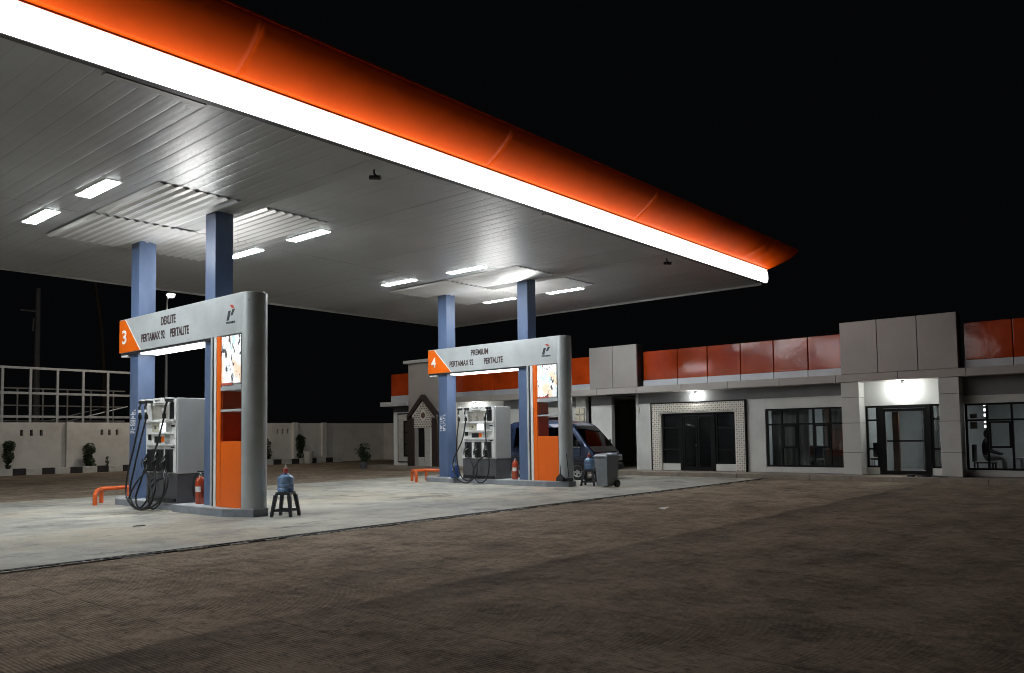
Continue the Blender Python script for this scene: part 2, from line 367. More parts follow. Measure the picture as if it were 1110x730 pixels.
# ribbed ceiling panels, each a pan with folded edges
pw = .3; npan = int((CX1 - CX0) / pw)
def pan(y0, y1):
    prof = [(0, .004), (.006, .004), (.02, .0015), (.09, 0), (.15, .0008), (.21, 0), (.28, .0015), (.294, .004), (.3, .004)]
    vs = [(x, y0, z) for x, z in prof] + [(x, y1, z) for x, z in prof]; n = len(prof)
    return MB().add(vs, [(i, i + 1, i + n + 1, i + n) for i in range(n - 1)])
for y0, y1 in ((CY0, 17.25), (17.262, CY1)):
    p0 = cadd(pan(y0, y1).build('ceiling_panel', 'ceiling_metal')); p0.location = (CX0, 0, CZ)
    for k in range(1, npan + 1):
        c = p0.copy(); COL.objects.link(c); c.parent = can; c.matrix_parent_inverse = p0.matrix_parent_inverse; c.location = (CX0 + k * pw + 0, 0, CZ + random.uniform(-.003, .003))
# corrugated sheets patched round the columns
def corr(x0, x1, y0, y1, z, n, d):
    m = MB(); pts = []
    for k in range(n):
        a = x0 + (x1 - x0) * k / n; s_ = (x1 - x0) / n
        pts += [(a, z), (a + s_ * .18, z), (a + s_ * .5, z - d), (a + s_ * .82, z)]
    pts.append((x1, z)); q = len(pts)
    vs = [(x, y0, zz) for x, zz in pts] + [(x, y1, zz) for x, zz in pts]
    return m.add(vs, [(i, i + 1, i + q + 1, i + q) for i in range(q - 1)])
for ox in (8.5, 18.6):
    for (x0, x1, y0, y1, dz) in ((ox - 1.8, ox - .1, 14.15, 16.95, .012), (ox - 1.8, ox + .35, 16.98, 19.6, .03), (ox + .4, ox + 2.0, 14.2, 17.0, .014), (ox + .38, ox + 2.0, 17.03, 19.7, .01)):
        cadd(corr(x0, x1, y0, y1, CZ - dz, int((x1 - x0) / .19), .034).build('corrugated_sheet', 'deck_metal'))
# edge trims (far and right sides) and near lip
cadd(B('edge_trim', 'trim_metal', CX0, CX1 + .05, CY1, CY1 + .05, CZ - .05, CZ + .8, None, .008))
cadd(B('edge_trim', 'trim_metal', CX1, CX1 + .05, CY0 + .1, CY1 - .002, CZ - .05, CZ + .8, None, .008))
cadd(B('edge_lip', 'dark_trim', CX0, CX1, CY0 - .10, CY0 - .003, CZ - .03, CZ + .02))
cadd(B('edge_lip_gutter', 'trim_metal', 4.2, 5.55, CY0 + .03, CY0 + .16, CZ - .035, CZ - .004))
cadd(B('edge_lip_gutter', 'trim_metal', 13.2, 15.1, CY0 + .03, CY0 + .13, CZ - .03, CZ - .004))
# glowing band: bulged opal section with a rounded far end
prof = []
for k in range(13):
    a = -math.pi / 2 + math.pi * k / 12; prof.append((CY0 - .06 - .09 * math.cos(a) ** .4 if math.cos(a) > 0 else CY0 - .06, CZ + .19 + .21 * math.sin(a)))
prof += [(CY0 - .04, CZ + .40), (CY0 - .04, CZ - .02)]
rings = []
for x, sc in ((CX0, 1), (0, 1), (8, 1), (16, 1), (CX1 - .12, 1), (CX1 - .04, .93), (CX1 + .02, .80), (CX1 + .05, .55)):
    rings.append([(x, CY0 - .04 + (y - CY0 + .04) * sc, CZ + .19 + (z - CZ - .19) * sc) for y, z in prof])
cadd(MB().rings(rings).build('light_band', 'light_band'))
cadd(MB().rings([[(x, 2 * (CY0 + CY1) / 2 + .04 - y, z) for y, z in [(q[1], q[2]) for q in rings[0]]] for x in (CX0, 8, CX1)]).build('light_band', 'light_band'))
cadd(B('band_lip', 'lip_plastic', CX0, CX1 + .02, CY0 - .15, CY0 - .02, CZ + .405, CZ + .43))
# flared orange fascia panels along the front, mitred at the right corner
def fascia(xa, xb, mitre, dents=False):
    nx = 90 if dents else 60; nz = 16; vs = []; fs = []
    for j in range(nz + 1):
        t = j / nz; out = .70 * (1 - (1 - t) ** 1.5); up = .60 * t
        for i in range(nx + 1):
            e = xb + (out if mitre else 0); x = xa + (e - xa) * i / nx; d = 0
            if dents:
                for (cx, slope, wd_, amp, c, s) in ((22.25, .55, .09, .085, .5, .33), (22.9, .25, .07, .07, .5, .3), (23.2, -.35, .06, .075, .4, .25), (23.7, .4, .12, .04, .4, .4)):
                    u = x - (cx + slope * t); d += amp * math.exp(-(u / wd_) ** 2) * math.exp(-((t - c) / s) ** 2)
                d += .012 * math.sin(x * 2.3) * math.sin(t * 3)
            vs.append((x, CY0 - .155 - out - d * .7, CZ + .43 + up - d * .2))
    for j in range(nz):
        for i in range(nx):
            a = j * (nx + 1) + i; fs.append((a, a + 1, a + nx + 2, a + nx + 1))
    o = MB().add(vs, fs, True).build('fascia_panel', 'orange_paint'); s_ = o.modifiers.new('thick', 'SOLIDIFY'); s_.thickness = .012; s_.offset = 1
    return cadd(o)
xs = [CX0, -4.6, .65, 5.9, 11.15, 16.4, CX1]
for i in range(6): fascia(xs[i] + .002, xs[i + 1] - (.002 if i < 5 else 0), i == 5, i == 5)
cadd(MB().prism([(CY0 - .873, CZ + 1.032), (CY0 - .815, CZ + 1.032), (CY0 - .815, CZ + 1.06), (CY0 - .873, CZ + 1.06)], CX0, CX1 + .70, 'x').build('fascia_cap', 'orange_paint'))
# right-hand fascia, seen only from other sides
vs = []; nz = 8
for j in range(nz + 1):
    t = j / nz; out = .70 * (1 - (1 - t) ** 1.5)
    vs += [(CX1 + .06 + out, CY0 - .14 - out, CZ + .43 + .6 * t), (CX1 + .06 + out, CY1 + .1 + out, CZ + .43 + .6 * t)]
cadd(MB().add(vs, [(2 * j, 2 * j + 1, 2 * j + 3, 2 * j + 2) for j in range(nz)], True).build('side_fascia', 'orange_paint'))
# luminaires recessed in the ceiling
lnames = {(6.15, 15.4): 'nearest glowing ceiling light, upper of the pair left of gantry three', (6.13, 18.2): 'leftmost glowing ceiling light, lower of the pair left of gantry three',
          (10.9, 15.55): 'glowing ceiling light above and right of gantry three, outer of its pair', (10.85, 18.2): 'glowing ceiling light partly behind the near blue column of gantry three',
          (16.25, 15.6): 'glowing ceiling light left of gantry four, outer of its pair near the fascia', (16.15, 18.35): 'glowing ceiling light left of gantry four, farther one above its far column',
          (20.9, 15.6): 'rightmost glowing ceiling light, beyond the near column of gantry four', (20.75, 18.35): 'glowing ceiling light partly hidden behind the near column of gantry four'}
spots = list(lnames) + [(-3.9, 15.4), (-3.9, 18.2), (.8, 15.4), (.8, 18.2)]
for i, (x, y) in enumerate(spots):
    t = thing('ceiling_light', lnames.get((x, y), f'glowing ceiling light out of view on the left, {("first", "second", "third", "fourth")[i % 4]} from the camera side'), 'light', (x, y, CZ), 'canopy ceiling lights')
    B('light_housing', 'white_plastic', -.16, .16, -.71, .71, -.006, .03, t, .003)
    B('light_diffuser', 'fixture_glow', -.12, .12, -.67, .67, -.012, -.0065, t)
# small security cameras hung on the canopy edge
for (x, y, lab) in ((8.9, 10.75, 'small black security camera hung under the canopy edge above gantry three'), (18.8, 10.62, 'small black security camera hung under the canopy edge near its right corner')):
    t = thing('security_camera', lab, 'camera', (x, y, CZ - .03), 'canopy cameras')
    MB().tube([(0, 0, 0), (0, 0, -.07), (.03, -.02, -.10)], .018).build('bracket', 'black_plastic', t)
    MB().tube([(-.03, .08, -.13), (.06, -.10, -.15)], .04, 10).build('camera_body', 'black_plastic', t)
    MB().tube([(.06, -.10, -.15), (.066, -.112, -.151)], .03, 10).build('camera_lens', 'mirror_panel', t)

# ================================================================== PUMP ISLANDS
OX = {3: 8.3, 4: 18.35}
for n in (3, 4):
    ox = OX[n]; nm = 'three' if n == 3 else 'four'
    near = 'the nearer' if n == 3 else 'the farther'
    # --- columns
    for (y0, which) in ((18.62, 'far'), (15.17, 'near')):
        t = thing('canopy_column', f'square blue column standing at the {which} end of gantry {nm}', 'column', (ox + .08 + .2, y0 + .2, .165), 'blue canopy columns')
        B('column_shaft', 'blue_paint', -.2, .2, -.2, .2, 0, CZ - .165 + .03, t, .008)
        B('base_plate', 'blue_paint', -.27, .27, -.235, .235, 0, .02, t, .004) if which == 'far' else None
        if which == 'far':  # stencilled white marks, too small to read
            mk = MB(); rr = random.Random(n)
            for (yy, z0, z1) in ((.09, 1.50, 1.98), (-.05, 1.50, 2.02)):
                z = z0
                while z < z1:
                    h = rr.choice((.05, .06, .075)); k = rr.randrange(3)
                    mk.box(-.204, -.2005, yy - .05, yy + .05, z, z + .016)
                    if k != 1: mk.box(-.204, -.2005, yy - .05, yy - .034, z + .016, z + h)
                    if k != 0: mk.box(-.204, -.2005, yy + .034, yy + .05, z + .016, z + h)
                    if k == 2: mk.box(-.204, -.2005, yy - .034, yy + .034, z + h - .014, z + h)
                    z += h + .022
            mk.build('stencil_marking', 'white_letter', t)
    # --- raised island
    isl = thing('pump_island', f'raised grey concrete island under gantry {nm}', 'island', (ox, 17, 0), 'pump islands')
    wide = [(-.21, 16.32), (-.21, 14.32), (.10, 13.74), (.42, 13.74), (.73, 14.32), (.73, 16.32)]
    thin = [(-.09, 19.35), (-.09, 16.32), (.61, 16.32), (.61, 19.35), (.40, 19.72), (.12, 19.72)]
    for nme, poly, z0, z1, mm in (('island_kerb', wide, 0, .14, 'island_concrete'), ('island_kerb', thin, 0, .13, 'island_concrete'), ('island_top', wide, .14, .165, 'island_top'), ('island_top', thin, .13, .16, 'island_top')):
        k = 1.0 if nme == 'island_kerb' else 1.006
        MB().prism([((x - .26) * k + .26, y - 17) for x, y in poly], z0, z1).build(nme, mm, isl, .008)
    # --- sign gantry
    g = thing('sign_gantry', f'{near} silver pump gantry with orange end panel numbered {n}', 'gantry', (ox, 17, .165), 'numbered pump gantries')
    Z = lambda z: z - .165
    Y = lambda y: y - 17
    B('header', 'silver_paint', 0, .52, Y(14.02), Y(19.42), Z(3.56), Z(4.36), g, .012)
    B('uplight_housing', 'white_plastic', .37, .51, Y(16.15), Y(17.35), Z(4.362), Z(4.38), g, .004)
    B('uplight', 'uplight_glow', .385, .495, Y(16.18), Y(17.32), Z(4.381), Z(4.392), g)
    B('header_soffit', 'dark_trim', .02, .50, Y(15.22), Y(19.40), Z(3.515), Z(3.56), g)
    B('under_light', 'tube_glow', .06, .46, Y(15.62), Y(18.45), Z(3.485), Z(3.514), g)
    B('end_soffit', 'white_plastic', .03, .49, Y(19.05), Y(19.38), Z(3.47), Z(3.514), g)
    MB().prism([(Y(19.424), Z(4.34)), (Y(19.14), Z(4.34)), (Y(18.36), Z(3.57)), (Y(19.424), Z(3.57))], -.004, -.0005, 'x').build('number_panel', 'orange_panel', g)
    MB().prism([(Y(19.13), Z(4.34)), (Y(19.10), Z(4.34)), (Y(18.32), Z(3.57)), (Y(18.35), Z(3.57))], -.0035, -.0005, 'x').build('panel_edge', 'white_letter', g)
    B('end_panel', 'orange_panel', .02, .50, Y(19.421), Y(19.426), Z(3.57), Z(4.34), g)
    text_on('number', str(n), 'white_letter', g, -.004, Y(19.16), Z(3.93), .33, .22, .003, .02)
    text_on('fuel_name', 'DEXLITE' if n == 3 else 'PREMIUM', 'dark_letter', g, -.001, Y(17.0 if n == 3 else 17.08), Z(4.125), .19, .66 if n == 3 else .74, .003, .022)
    text_on('fuel_name', 'PERTAMAX 92', 'dark_letter', g, -.001, Y(17.72 if n == 3 else 17.88), Z(3.825), .19, 1.12 if n == 3 else 1.06, .003, .022)
    text_on('fuel_name', 'PERTALITE', 'dark_letter', g, -.001, Y(16.5), Z(3.825), .19, .82 if n == 3 else .78, .003, .022)
    lg = lambda pts: [(Y(14.42) - a * 1.12, Z(3.97) + b * 1.12) for a, b in pts]
    MB().prism(lg([(-.14, -.11), (-.06, -.11), (.0, .06), (-.08, .06)]), -.004, -.0005, 'x').build('logo_stroke', 'logo_dark', g)
    MB().prism(lg([(-.01, -.03), (.06, -.03), (.14, .08), (.06, .08)]), -.004, -.0005, 'x').build('logo_stroke', 'logo_dark', g)
    MB().prism(lg([(-.04, .16), (.05, .16), (.12, .10), (.05, .09)]), -.004, -.0005, 'x').build('logo_stroke', 'logo_red', g)
    text_on('logo_name', 'PERTAMINA', 'logo_dark', g, -.001, Y(14.42), Z(3.80), .045, .34, .002, .03)
    # rounded nose
    c = [(.26, Y(14.02))]; pts = [(.26 + .26 * math.cos(a), Y(14.02) - .26 * math.sin(a)) for a in (math.pi * k / 24 for k in range(25))]
    MB().prism(pts, 0, Z(4.36), 'z', True).build('rounded_nose', 'silver_paint', g, .01)
    for (a, z) in ((2.5, 4.2), (2.2, 3.5), (2.45, 2.9), (.9, 2.15), (1.6, 4.22)):
        x, y = .26 + .262 * math.cos(a), Y(14.02) - .262 * math.sin(a)
        MB().lathe((x, y, Z(z)), [(.0, -.012), (.012, -.008), (.012, .008), (0, .012)], 8).build('rivet', 'white_plastic', g)
    # lower totem: edge posts, orange frame, lightbox poster, open shelves, orange panel
    for (ya, yb, mm, x) in ((15.17, 15.10, 'silver_paint', -.01), (15.098, 15.032, 'dark_trim', .02), (15.03, 14.94, 'white_plastic', -.012), (14.938, 14.79, 'orange_panel', 0)):
        B('edge_post', mm, x, .52 - x, Y(yb), Y(ya), 0, Z(3.557), g, .004)
    B('poster_lightbox', 'silver_paint', .03, .49, Y(14.025), Y(14.785), Z(2.545), Z(3.557), g)
    B('poster', 'poster', .012, .029, Y(14.06), Y(14.775), Z(2.60), Z(3.54), g)
    fr = MB(); fr.box(.005, .03, Y(14.022), Y(14.058), Z(2.56), Z(3.556)); fr.box(.005, .03, Y(14.06), Y(14.78), Z(3.541), Z(3.556))
    fr.build('poster_frame', 'dark_trim', g)
    B('poster_strip', 'red_label', .006, .011, Y(14.36), Y(14.77), Z(2.565), Z(2.61), g)
    B('shelf', 'silver_paint', -.005, .525, Y(14.025), Y(14.787), Z(2.46), Z(2.543), g, .004)
    B('shelf', 'silver_paint', -.005, .525, Y(14.025), Y(14.787), Z(2.04), Z(2.085), g, .004)
    B('side_lining', 'reveal_red', .03, .50, Y(14.764), Y(14.787), Z(1.46), Z(2.458), g)
    B('side_lining', 'reveal_red', .03, .50, Y(14.025), Y(14.045), Z(1.46), Z(2.458), g)
    B('lower_panel', 'orange_panel', .004, .516, Y(14.03), Y(14.786), .0, Z(1.455), g, .006)
    # --- dispenser
    d = thing('fuel_dispenser', f'{near} silver fuel dispenser with three black hoses under gantry {nm}', 'dispenser', (ox, 17, .16), 'fuel dispensers')
    Zd = lambda z: z - .16
    y0, y1, x0, x1 = Y(16.36), Y(17.78), -.10, .62
    B('base_cabinet', 'charcoal', x0 + .015, x1 - .015, y0 + .01, y1 - .01, 0, Zd(.775), d, .006)
    B('cabinet', 'cab_silver', x0 + .02, x1, y0, y1, Zd(.78), Zd(2.39), d, .012)
    fx = x0 + .02
    B('front_bezel', 'white_plastic', fx - .02, fx - .001, y0 + .05, y1, Zd(.80), Zd(2.36), d, .006)
    f2 = fx - .02
    def fp(nme, mm, ya, yb, za, zb, th=.012): return B(nme, mm, f2 - th, f2 - .0005, Y(yb), Y(ya), Zd(za), Zd(zb), d, .003)
    fp('header_plate', 'white_plastic', 17.35, 16.95, 2.30, 2.41, .05)
    hm = MB()
    for k in range(6): hm.box(f2 - .053, f2 - .0505, Y(17.26) - k * .042, Y(17.235) - k * .042, Zd(2.335), Zd(2.375))
    hm.build('header_marking', 'dark_letter', d)   # too small to read in the photograph
    fp('mirror_panel', 'mirror_panel', 17.50, 16.74, 1.95, 2.26, .006)
    fp('dark_side', 'black_plastic', 16.70, 16.50, 1.95, 2.30, .008)
    fp('ledge', 'white_plastic', 17.76, 16.42, 1.89, 1.93, .06)
    fp('price_panel', 'beige_plastic', 17.47, 17.16, 1.68, 1.86, .012)
    fp('dial', 'charcoal', 17.36, 17.27, 1.735, 1.805, .016)
    fp('display_screen', 'lcd_glow', 17.11, 16.86, 1.69, 1.86, .012)
    fp('number_plate', 'cab_silver', 16.84, 16.60, 1.68, 1.86, .012)
    fp('ledge', 'white_plastic', 17.60, 16.50, 1.625, 1.655, .05)
    fp('keypad', 'black_plastic', 17.66, 17.52, 1.50, 1.63, .012)
    fp('screen', 'black_plastic', 17.36, 17.06, 1.44, 1.58, .012)
    fp('sticker', 'orange_panel', 17.05, 16.93, 1.45, 1.58, .006)
    fp('keypad', 'cab_silver', 16.90, 16.66, 1.44, 1.60, .012)
    fp('ledge', 'cab_silver', 17.66, 16.44, 1.36, 1.40, .04)
    fp('switch', 'black_plastic', 16.60, 16.47, 1.78, 1.82, .014); fp('switch', 'black_plastic', 16.60, 16.47, 1.33, 1.36, .014)
    B('lower_rail', 'black_plastic', x0 - .02, x0 + .012, y0 + .06, y1 - .05, Zd(.20), Zd(.26), d)
    ys = (17.50, 17.08, 16.66)
    for k, yy in enumerate(ys):
        pk = fp('nozzle_holder', 'black_plastic', yy + .13, yy - .13, .82, 1.30, .05)
        h = MB()   # nozzle: body, guard, spout
        a = f2 - .10
        h.tube([(a - .03, Y(yy) + .02, Zd(.88)), (a - .05, Y(yy), Zd(1.0)), (a - .02, Y(yy), Zd(1.13)), (a + .02, Y(yy) - .01, Zd(1.24))], [.024, .04, .035, .014], 8)
        h.tube([(a - .09, Y(yy) + .03, Zd(.90)), (a - .13, Y(yy), Zd(.98)), (a - .10, Y(yy), Zd(1.10))], .012, 6)
        h.build('nozzle', 'black_plastic', d)
        MB().tube([(a - .065, Y(yy) + .05, Zd(1.03)), (a - .06, Y(yy) - .06, Zd(1.07)), (a - .05, Y(yy) - .09, Zd(1.11))], .013, 6).build('nozzle_tip', 'steel', d)
    # hose arms at the top and hanging hoses
    arms = ((17.80, 17.78), (17.52, 17.48), (16.58, 16.66))
    for k, (ya, yb) in enumerate(arms):
        am = MB(); am.box(f2 - .15, f2 + .06, Y(ya) - .05, Y(ya) + .05, Zd(2.31), Zd(2.37)); am.tube([(f2 - .12, Y(ya), Zd(2.31)), (f2 - .15, Y(ya), Zd(2.22)), (f2 - .14, Y(yb), Zd(2.05))], .026, 8)
        am.build('hose_arm', 'black_plastic', d, .006)
        B('arm_cover', 'white_plastic', f2 - .13, f2 + .02, Y(ya) - .052, Y(ya) + .052, Zd(2.372), Zd(2.40), d, .004)
        MB().tube([(f2 - .14, Y(yb), Zd(2.06)), (f2 - .14, Y(yb), Zd(1.96))], .042, 8).build('swivel', 'black_rubber', d)
        MB().tube([(f2 - .148, Y(yb) , Zd(2.17)), (f2 - .146, Y(yb), Zd(2.11))], .032, 8).build('swivel_ring', 'white_plastic', d)
    sx = f2 - .14
    if n == 3:
        hp = [[(sx, Y(17.78), 1.82), (sx - .06, Y(17.92), 1.2), (sx - .12, Y(18.10), .55), (sx - .18, Y(17.98), .10), (sx - .20, Y(17.5), -.12), (sx - .18, Y(17.0), -.06), (sx - .12, Y(16.80), .25), (sx - .06, Y(16.92), .52), (f2 - .12, Y(17.08), .74)],
              [(sx, Y(17.48), 1.82), (sx - .06, Y(17.62), 1.3), (sx - .10, Y(17.80), .75), (sx - .16, Y(17.86), .25), (sx - .20, Y(17.6), -.06), (sx - .22, Y(17.15), -.13), (sx - .18, Y(16.8), .04), (sx - .10, Y(17.05), .40), (f2 - .14, Y(17.50), .74)],
              [(sx, Y(16.66), 1.82), (sx - .06, Y(16.84), 1.25), (sx - .10, Y(17.15), .75), (sx - .16, Y(17.60), .40), (sx - .22, Y(17.78), .05), (sx - .24, Y(17.35), -.12), (sx - .18, Y(16.78), -.06), (sx - .10, Y(16.40), .22), (sx - .04, Y(16.38), .55), (f2 - .12, Y(16.64), .74)]]
        hp += [[(f2 - .15, Y(17.52), .70), (sx - .05, Y(17.62), .42), (sx - .10, Y(17.72), .08), (sx - .14, Y(17.45), -.12), (sx - .10, Y(17.15), .10), (sx - .02, Y(17.22), .42), (f2 - .02, Y(17.30), .52)],
               [(f2 - .15, Y(16.66), .70), (sx - .05, Y(16.50), .42), (sx - .10, Y(16.55), .06), (sx - .14, Y(16.85), -.11), (sx - .12, Y(17.10), .12), (sx - .03, Y(17.0), .42), (f2 - .02, Y(16.92), .54)]]
    else:
        hp = [[(sx, Y(17.78), 1.82), (sx - .05, Y(17.84), 1.2), (sx - .08, Y(17.80), .55), (sx - .10, Y(17.62), .10), (sx - .10, Y(17.30), -.06), (sx - .08, Y(17.08), .2), (sx - .03, Y(17.25), .55), (f2 - .12, Y(17.5), .74)],
              [(sx, Y(17.48), 1.82), (sx - .05, Y(17.60), 1.2), (sx - .10, Y(17.95), .55), (sx - .14, Y(17.80), .05), (sx - .14, Y(17.35), -.12), (sx - .12, Y(16.98), .10), (sx - .06, Y(16.95), .45), (f2 - .12, Y(17.08), .74)],
              [(sx, Y(16.66), 1.82), (sx - .05, Y(16.58), 1.2), (sx - .08, Y(16.44), .55), (sx - .12, Y(16.50), .05), (sx - .12, Y(16.82), -.10), (sx - .10, Y(17.10), .18), (sx - .04, Y(16.95), .52), (f2 - .12, Y(16.68), .74)]]
    for p in hp: MB().tube(smooth_path([(x, y, max(z, -.13)) for x, y, z in p], 9), .0195, 8).build('hose', 'black_rubber', d)
    # --- orange guard rail at the island's far end
    gr = thing('guard_rail', f'low orange tubular guard rail at the far end of island {nm}', 'guard rail', (ox, 19.7, 0), 'orange guard rails')
    P = [(-.46, -.16), (-.05, .50), (.60, .50), (1.0, -.16)]
    top = [(P[0][0], P[0][1], 0), (P[0][0], P[0][1], .24), (P[0][0] + .06, P[0][1] + .08, .33)] + [(P[1][0], P[1][1], .345), (P[2][0], P[2][1], .345)] + [(P[3][0] - .06, P[3][1] + .08, .33), (P[3][0], P[3][1], .24), (P[3][0], P[3][1], 0)]
    MB().tube(top, .05, 10).build('rail', 'orange_rail', gr)
    for q in (P[1], P[2]): MB().tube([(q[0], q[1], 0), (q[0], q[1], .335)], .048, 10).build('leg', 'orange_rail', gr)
    # --- fire extinguisher
    ex = thing('fire_extinguisher', f'red fire extinguisher standing on the island below gantry {nm}', 'extinguisher', (ox + (.16 if n == 3 else .12), 15.86 if n == 3 else 15.78, .165), 'red extinguishers')
    MB().lathe((0, 0, 0), [(.085, 0), (.10, .02), (.10, .46), (.085, .52), (.04, .56), (.03, .58)], 18).build('cylinder', 'red_bottle', ex)
    MB().prism([(.101 * math.cos(a), .101 * math.sin(a)) for a in (math.radians(t) for t in range(170, 260, 15))] + [(.07 * math.cos(a), .07 * math.sin(a)) for a in (math.radians(t) for t in range(245, 160, -15))], .25, .36).build('label_plate', 'white_plastic', ex)
    MB().lathe((0, 0, 0), [(.032, .575), (.032, .62), (.02, .64)], 10).build('valve', 'steel', ex)
    hb = MB(); hb.box(-.07, .10, -.012, .012, .66, .68); hb.box(-.04, .10, -.012, .012, .62, .635); hb.build('handle', 'black_plastic', ex)
    MB().tube(smooth_path([(-.03, 0, .60), (-.10, .03, .60), (-.13, .06, .40), (-.12, .06, .16)], 5), .014, 6).build('discharge_hose', 'black_rubber', ex)
t = thing('spare_extinguisher', 'dark cylinder standing just left of the red extinguisher at gantry three', 'extinguisher', (8.70, 16.17, .165))
MB().lathe((0, 0, 0), [(.06, 0), (.07, .02), (.07, .44), (.05, .50), (.02, .52)], 14).build('cylinder', 'black_plastic', t)
MB().lathe((0, 0, 0), [(.02, .515), (.025, .56), (.01, .58)], 8).build('valve', 'dark_trim', t)

# stools with water bottles
def stool(loc, rz, lab):
    t = thing('plastic_stool', lab, 'stool', loc, 'black stools'); t.rotation_euler.z = rz
    s = MB(); s.box(-.145, .145, -.145, .145, .445, .47); s.box(-.15, .15, -.15, .15, .415, .444); s.build('seat', 'stool_plastic', t, .01)
    for a in (-1, 1):
        for b in (-1, 1):
            l = MB(); q = lambda x, y, z, h: [(x - h, y - h, z), (x + h, y - h, z), (x + h, y + h, z), (x - h, y + h, z)]
            l.rings([q(a * .195, b * .195, 0, .028), q(a * .135, b * .135, .415, .034)], True, True, False); l.build('leg', 'stool_plastic', t, .006)
        B('stretcher', 'stool_plastic', a * .176 - .01, a * .176 + .01, -.15, .15, .10, .14, t); B('stretcher', 'stool_plastic', -.15, .15, a * .176 - .01, a * .176 + .01, .101, .139, t)
def bottle(loc, lab):
    t = thing('water_bottle', lab, 'bottle', loc, 'blue water bottles')
    pr = [(.14, 0), (.157, .015), (.157, .07), (.150, .08), (.157, .09), (.157, .15), (.150, .16), (.157, .17), (.157, .24), (.148, .28), (.10, .32), (.05, .335), (.03, .36)]
    MB().lathe((0, 0, 0), pr, 22).build('bottle_body', 'bottle_plastic', t)
    MB().lathe((0, 0, 0), [(.085, .321), (.06, .345), (.044, .36)], 18).build('shoulder_ring', 'blue_cap', t)
    MB().lathe((0, 0, 0), [(.046, .361), (.05, .365), (.05, .44), (.045, .445)], 16).build('cap_pump', 'red_label', t)
    MB().lathe((0, 0, 0), [(.03, .446), (.02, .47), (.012, .50), (.006, .52)], 10).build('pump_spout', 'white_plastic', t)
stool((8.88, 13.40, .006), .55, 'black plastic stool carrying a blue bottle beside gantry three')
bottle((8.88, 13.40, .476), 'blue water bottle with red cap on the stool beside gantry three')
stool((19.12, 13.50, .006), .3, 'black plastic stool carrying a blue bottle beside the grey wheeled bin')
bottle((19.12, 13.50, .476), 'blue water bottle on the stool beside the grey wheeled bin')
# blue jerry jug at the foot of the far column of gantry four
t = thing('water_jug', 'dark blue plastic jug at the foot of the far column of gantry four', 'jug', (18.18, 18.05, .16))
MB().lathe((0, 0, 0), [(.12, 0), (.15, .03), (.155, .30), (.12, .42), (.05, .47), (.05, .52)], 16).build('jug_body', 'blue_cap', t)
MB().tube(smooth_path([(-.05, -.05, .46), (-.13, -.10, .50), (-.16, -.1, .36), (-.15, -.03, .26)], 5), .018, 6).build('jug_handle', 'silver_paint', t)

# grey wheelie bin
bn = thing('wheelie_bin', 'grey two-wheeled plastic bin with closed lid standing right of gantry four', 'bin', (18.95, 12.78, .006)); bn.rotation_euler.z = math.radians(-8)
q = lambda hx, hy, z, dx=0: [(-hx + dx, -hy, z), (hx + dx, -hy, z), (hx + dx, hy, z), (-hx + dx, hy, z)]
MB().rings([q(.20, .19, .04), q(.205, .195, .10), q(.255, .235, .80), q(.265, .245, .80), q(.265, .245, .835), q(.25, .23, .835)], True, True, False).build('bin_body', 'bin_grey', bn, .012)
MB().rings([q(.285, .26, .837), q(.285, .26, .87), q(.24, .22, .91), q(.10, .10, .925)], True, True, False).build('lid', 'bin_grey', bn, .012)
MB().tube([(.30, -.22, .86), (.34, -.22, .87), (.34, .22, .87), (.30, .22, .86)], .016, 8).build('handle', 'bin_grey', bn)
for b in (-1, 1):
    wl = MB(); wl.rings([[(.19 + r * math.cos(a), b * .20 + dy, .10 + r * math.sin(a)) for a in (2 * math.pi * k / 20 for k in range(20))] for r, dy in ((.05, -.045), (.10, -.04), (.10, .04), (.05, .045))]); wl.build('wheel', 'black_rubber', bn)
MB().tube([(.19, -.2, .10), (.19, .2, .10)], .015, 8).build('axle', 'steel', bn)
# broom and dustpan leaning on the nose of gantry four
br = thing('broom', 'black long-handled broom leaning on the nose of gantry four', 'broom', (18.34, 13.97, .165))
MB().tube([(0, 0, .16), (.08, .035, 1.15)], .013, 8).build('handle', 'black_plastic', br)
MB().rings([q(.03, .14, 0), q(.03, .13, .10), q(.02, .05, .17), q(.015, .02, .2)], True, True, False).build('bristle_head', 'broom_fibre', br)
dp = thing('dustpan', 'black dustpan with upright handle leaning beside the broom at gantry four', 'dustpan', (18.40, 13.70, .165))
MB().tube([(0, 0, .05), (.06, .14, .88)], .011, 8).build('handle', 'black_plastic', dp)
dd = MB(); dd.box(-.14, .02, -.12, .12, 0, .012); dd.box(.008, .02, -.12, .12, .012, .09); dd.box(-.14, .007, -.12, -.11, .012, .06); dd.box(-.14, .007, .11, .12, .012, .06); dd.build('pan', 'black_plastic', dp)

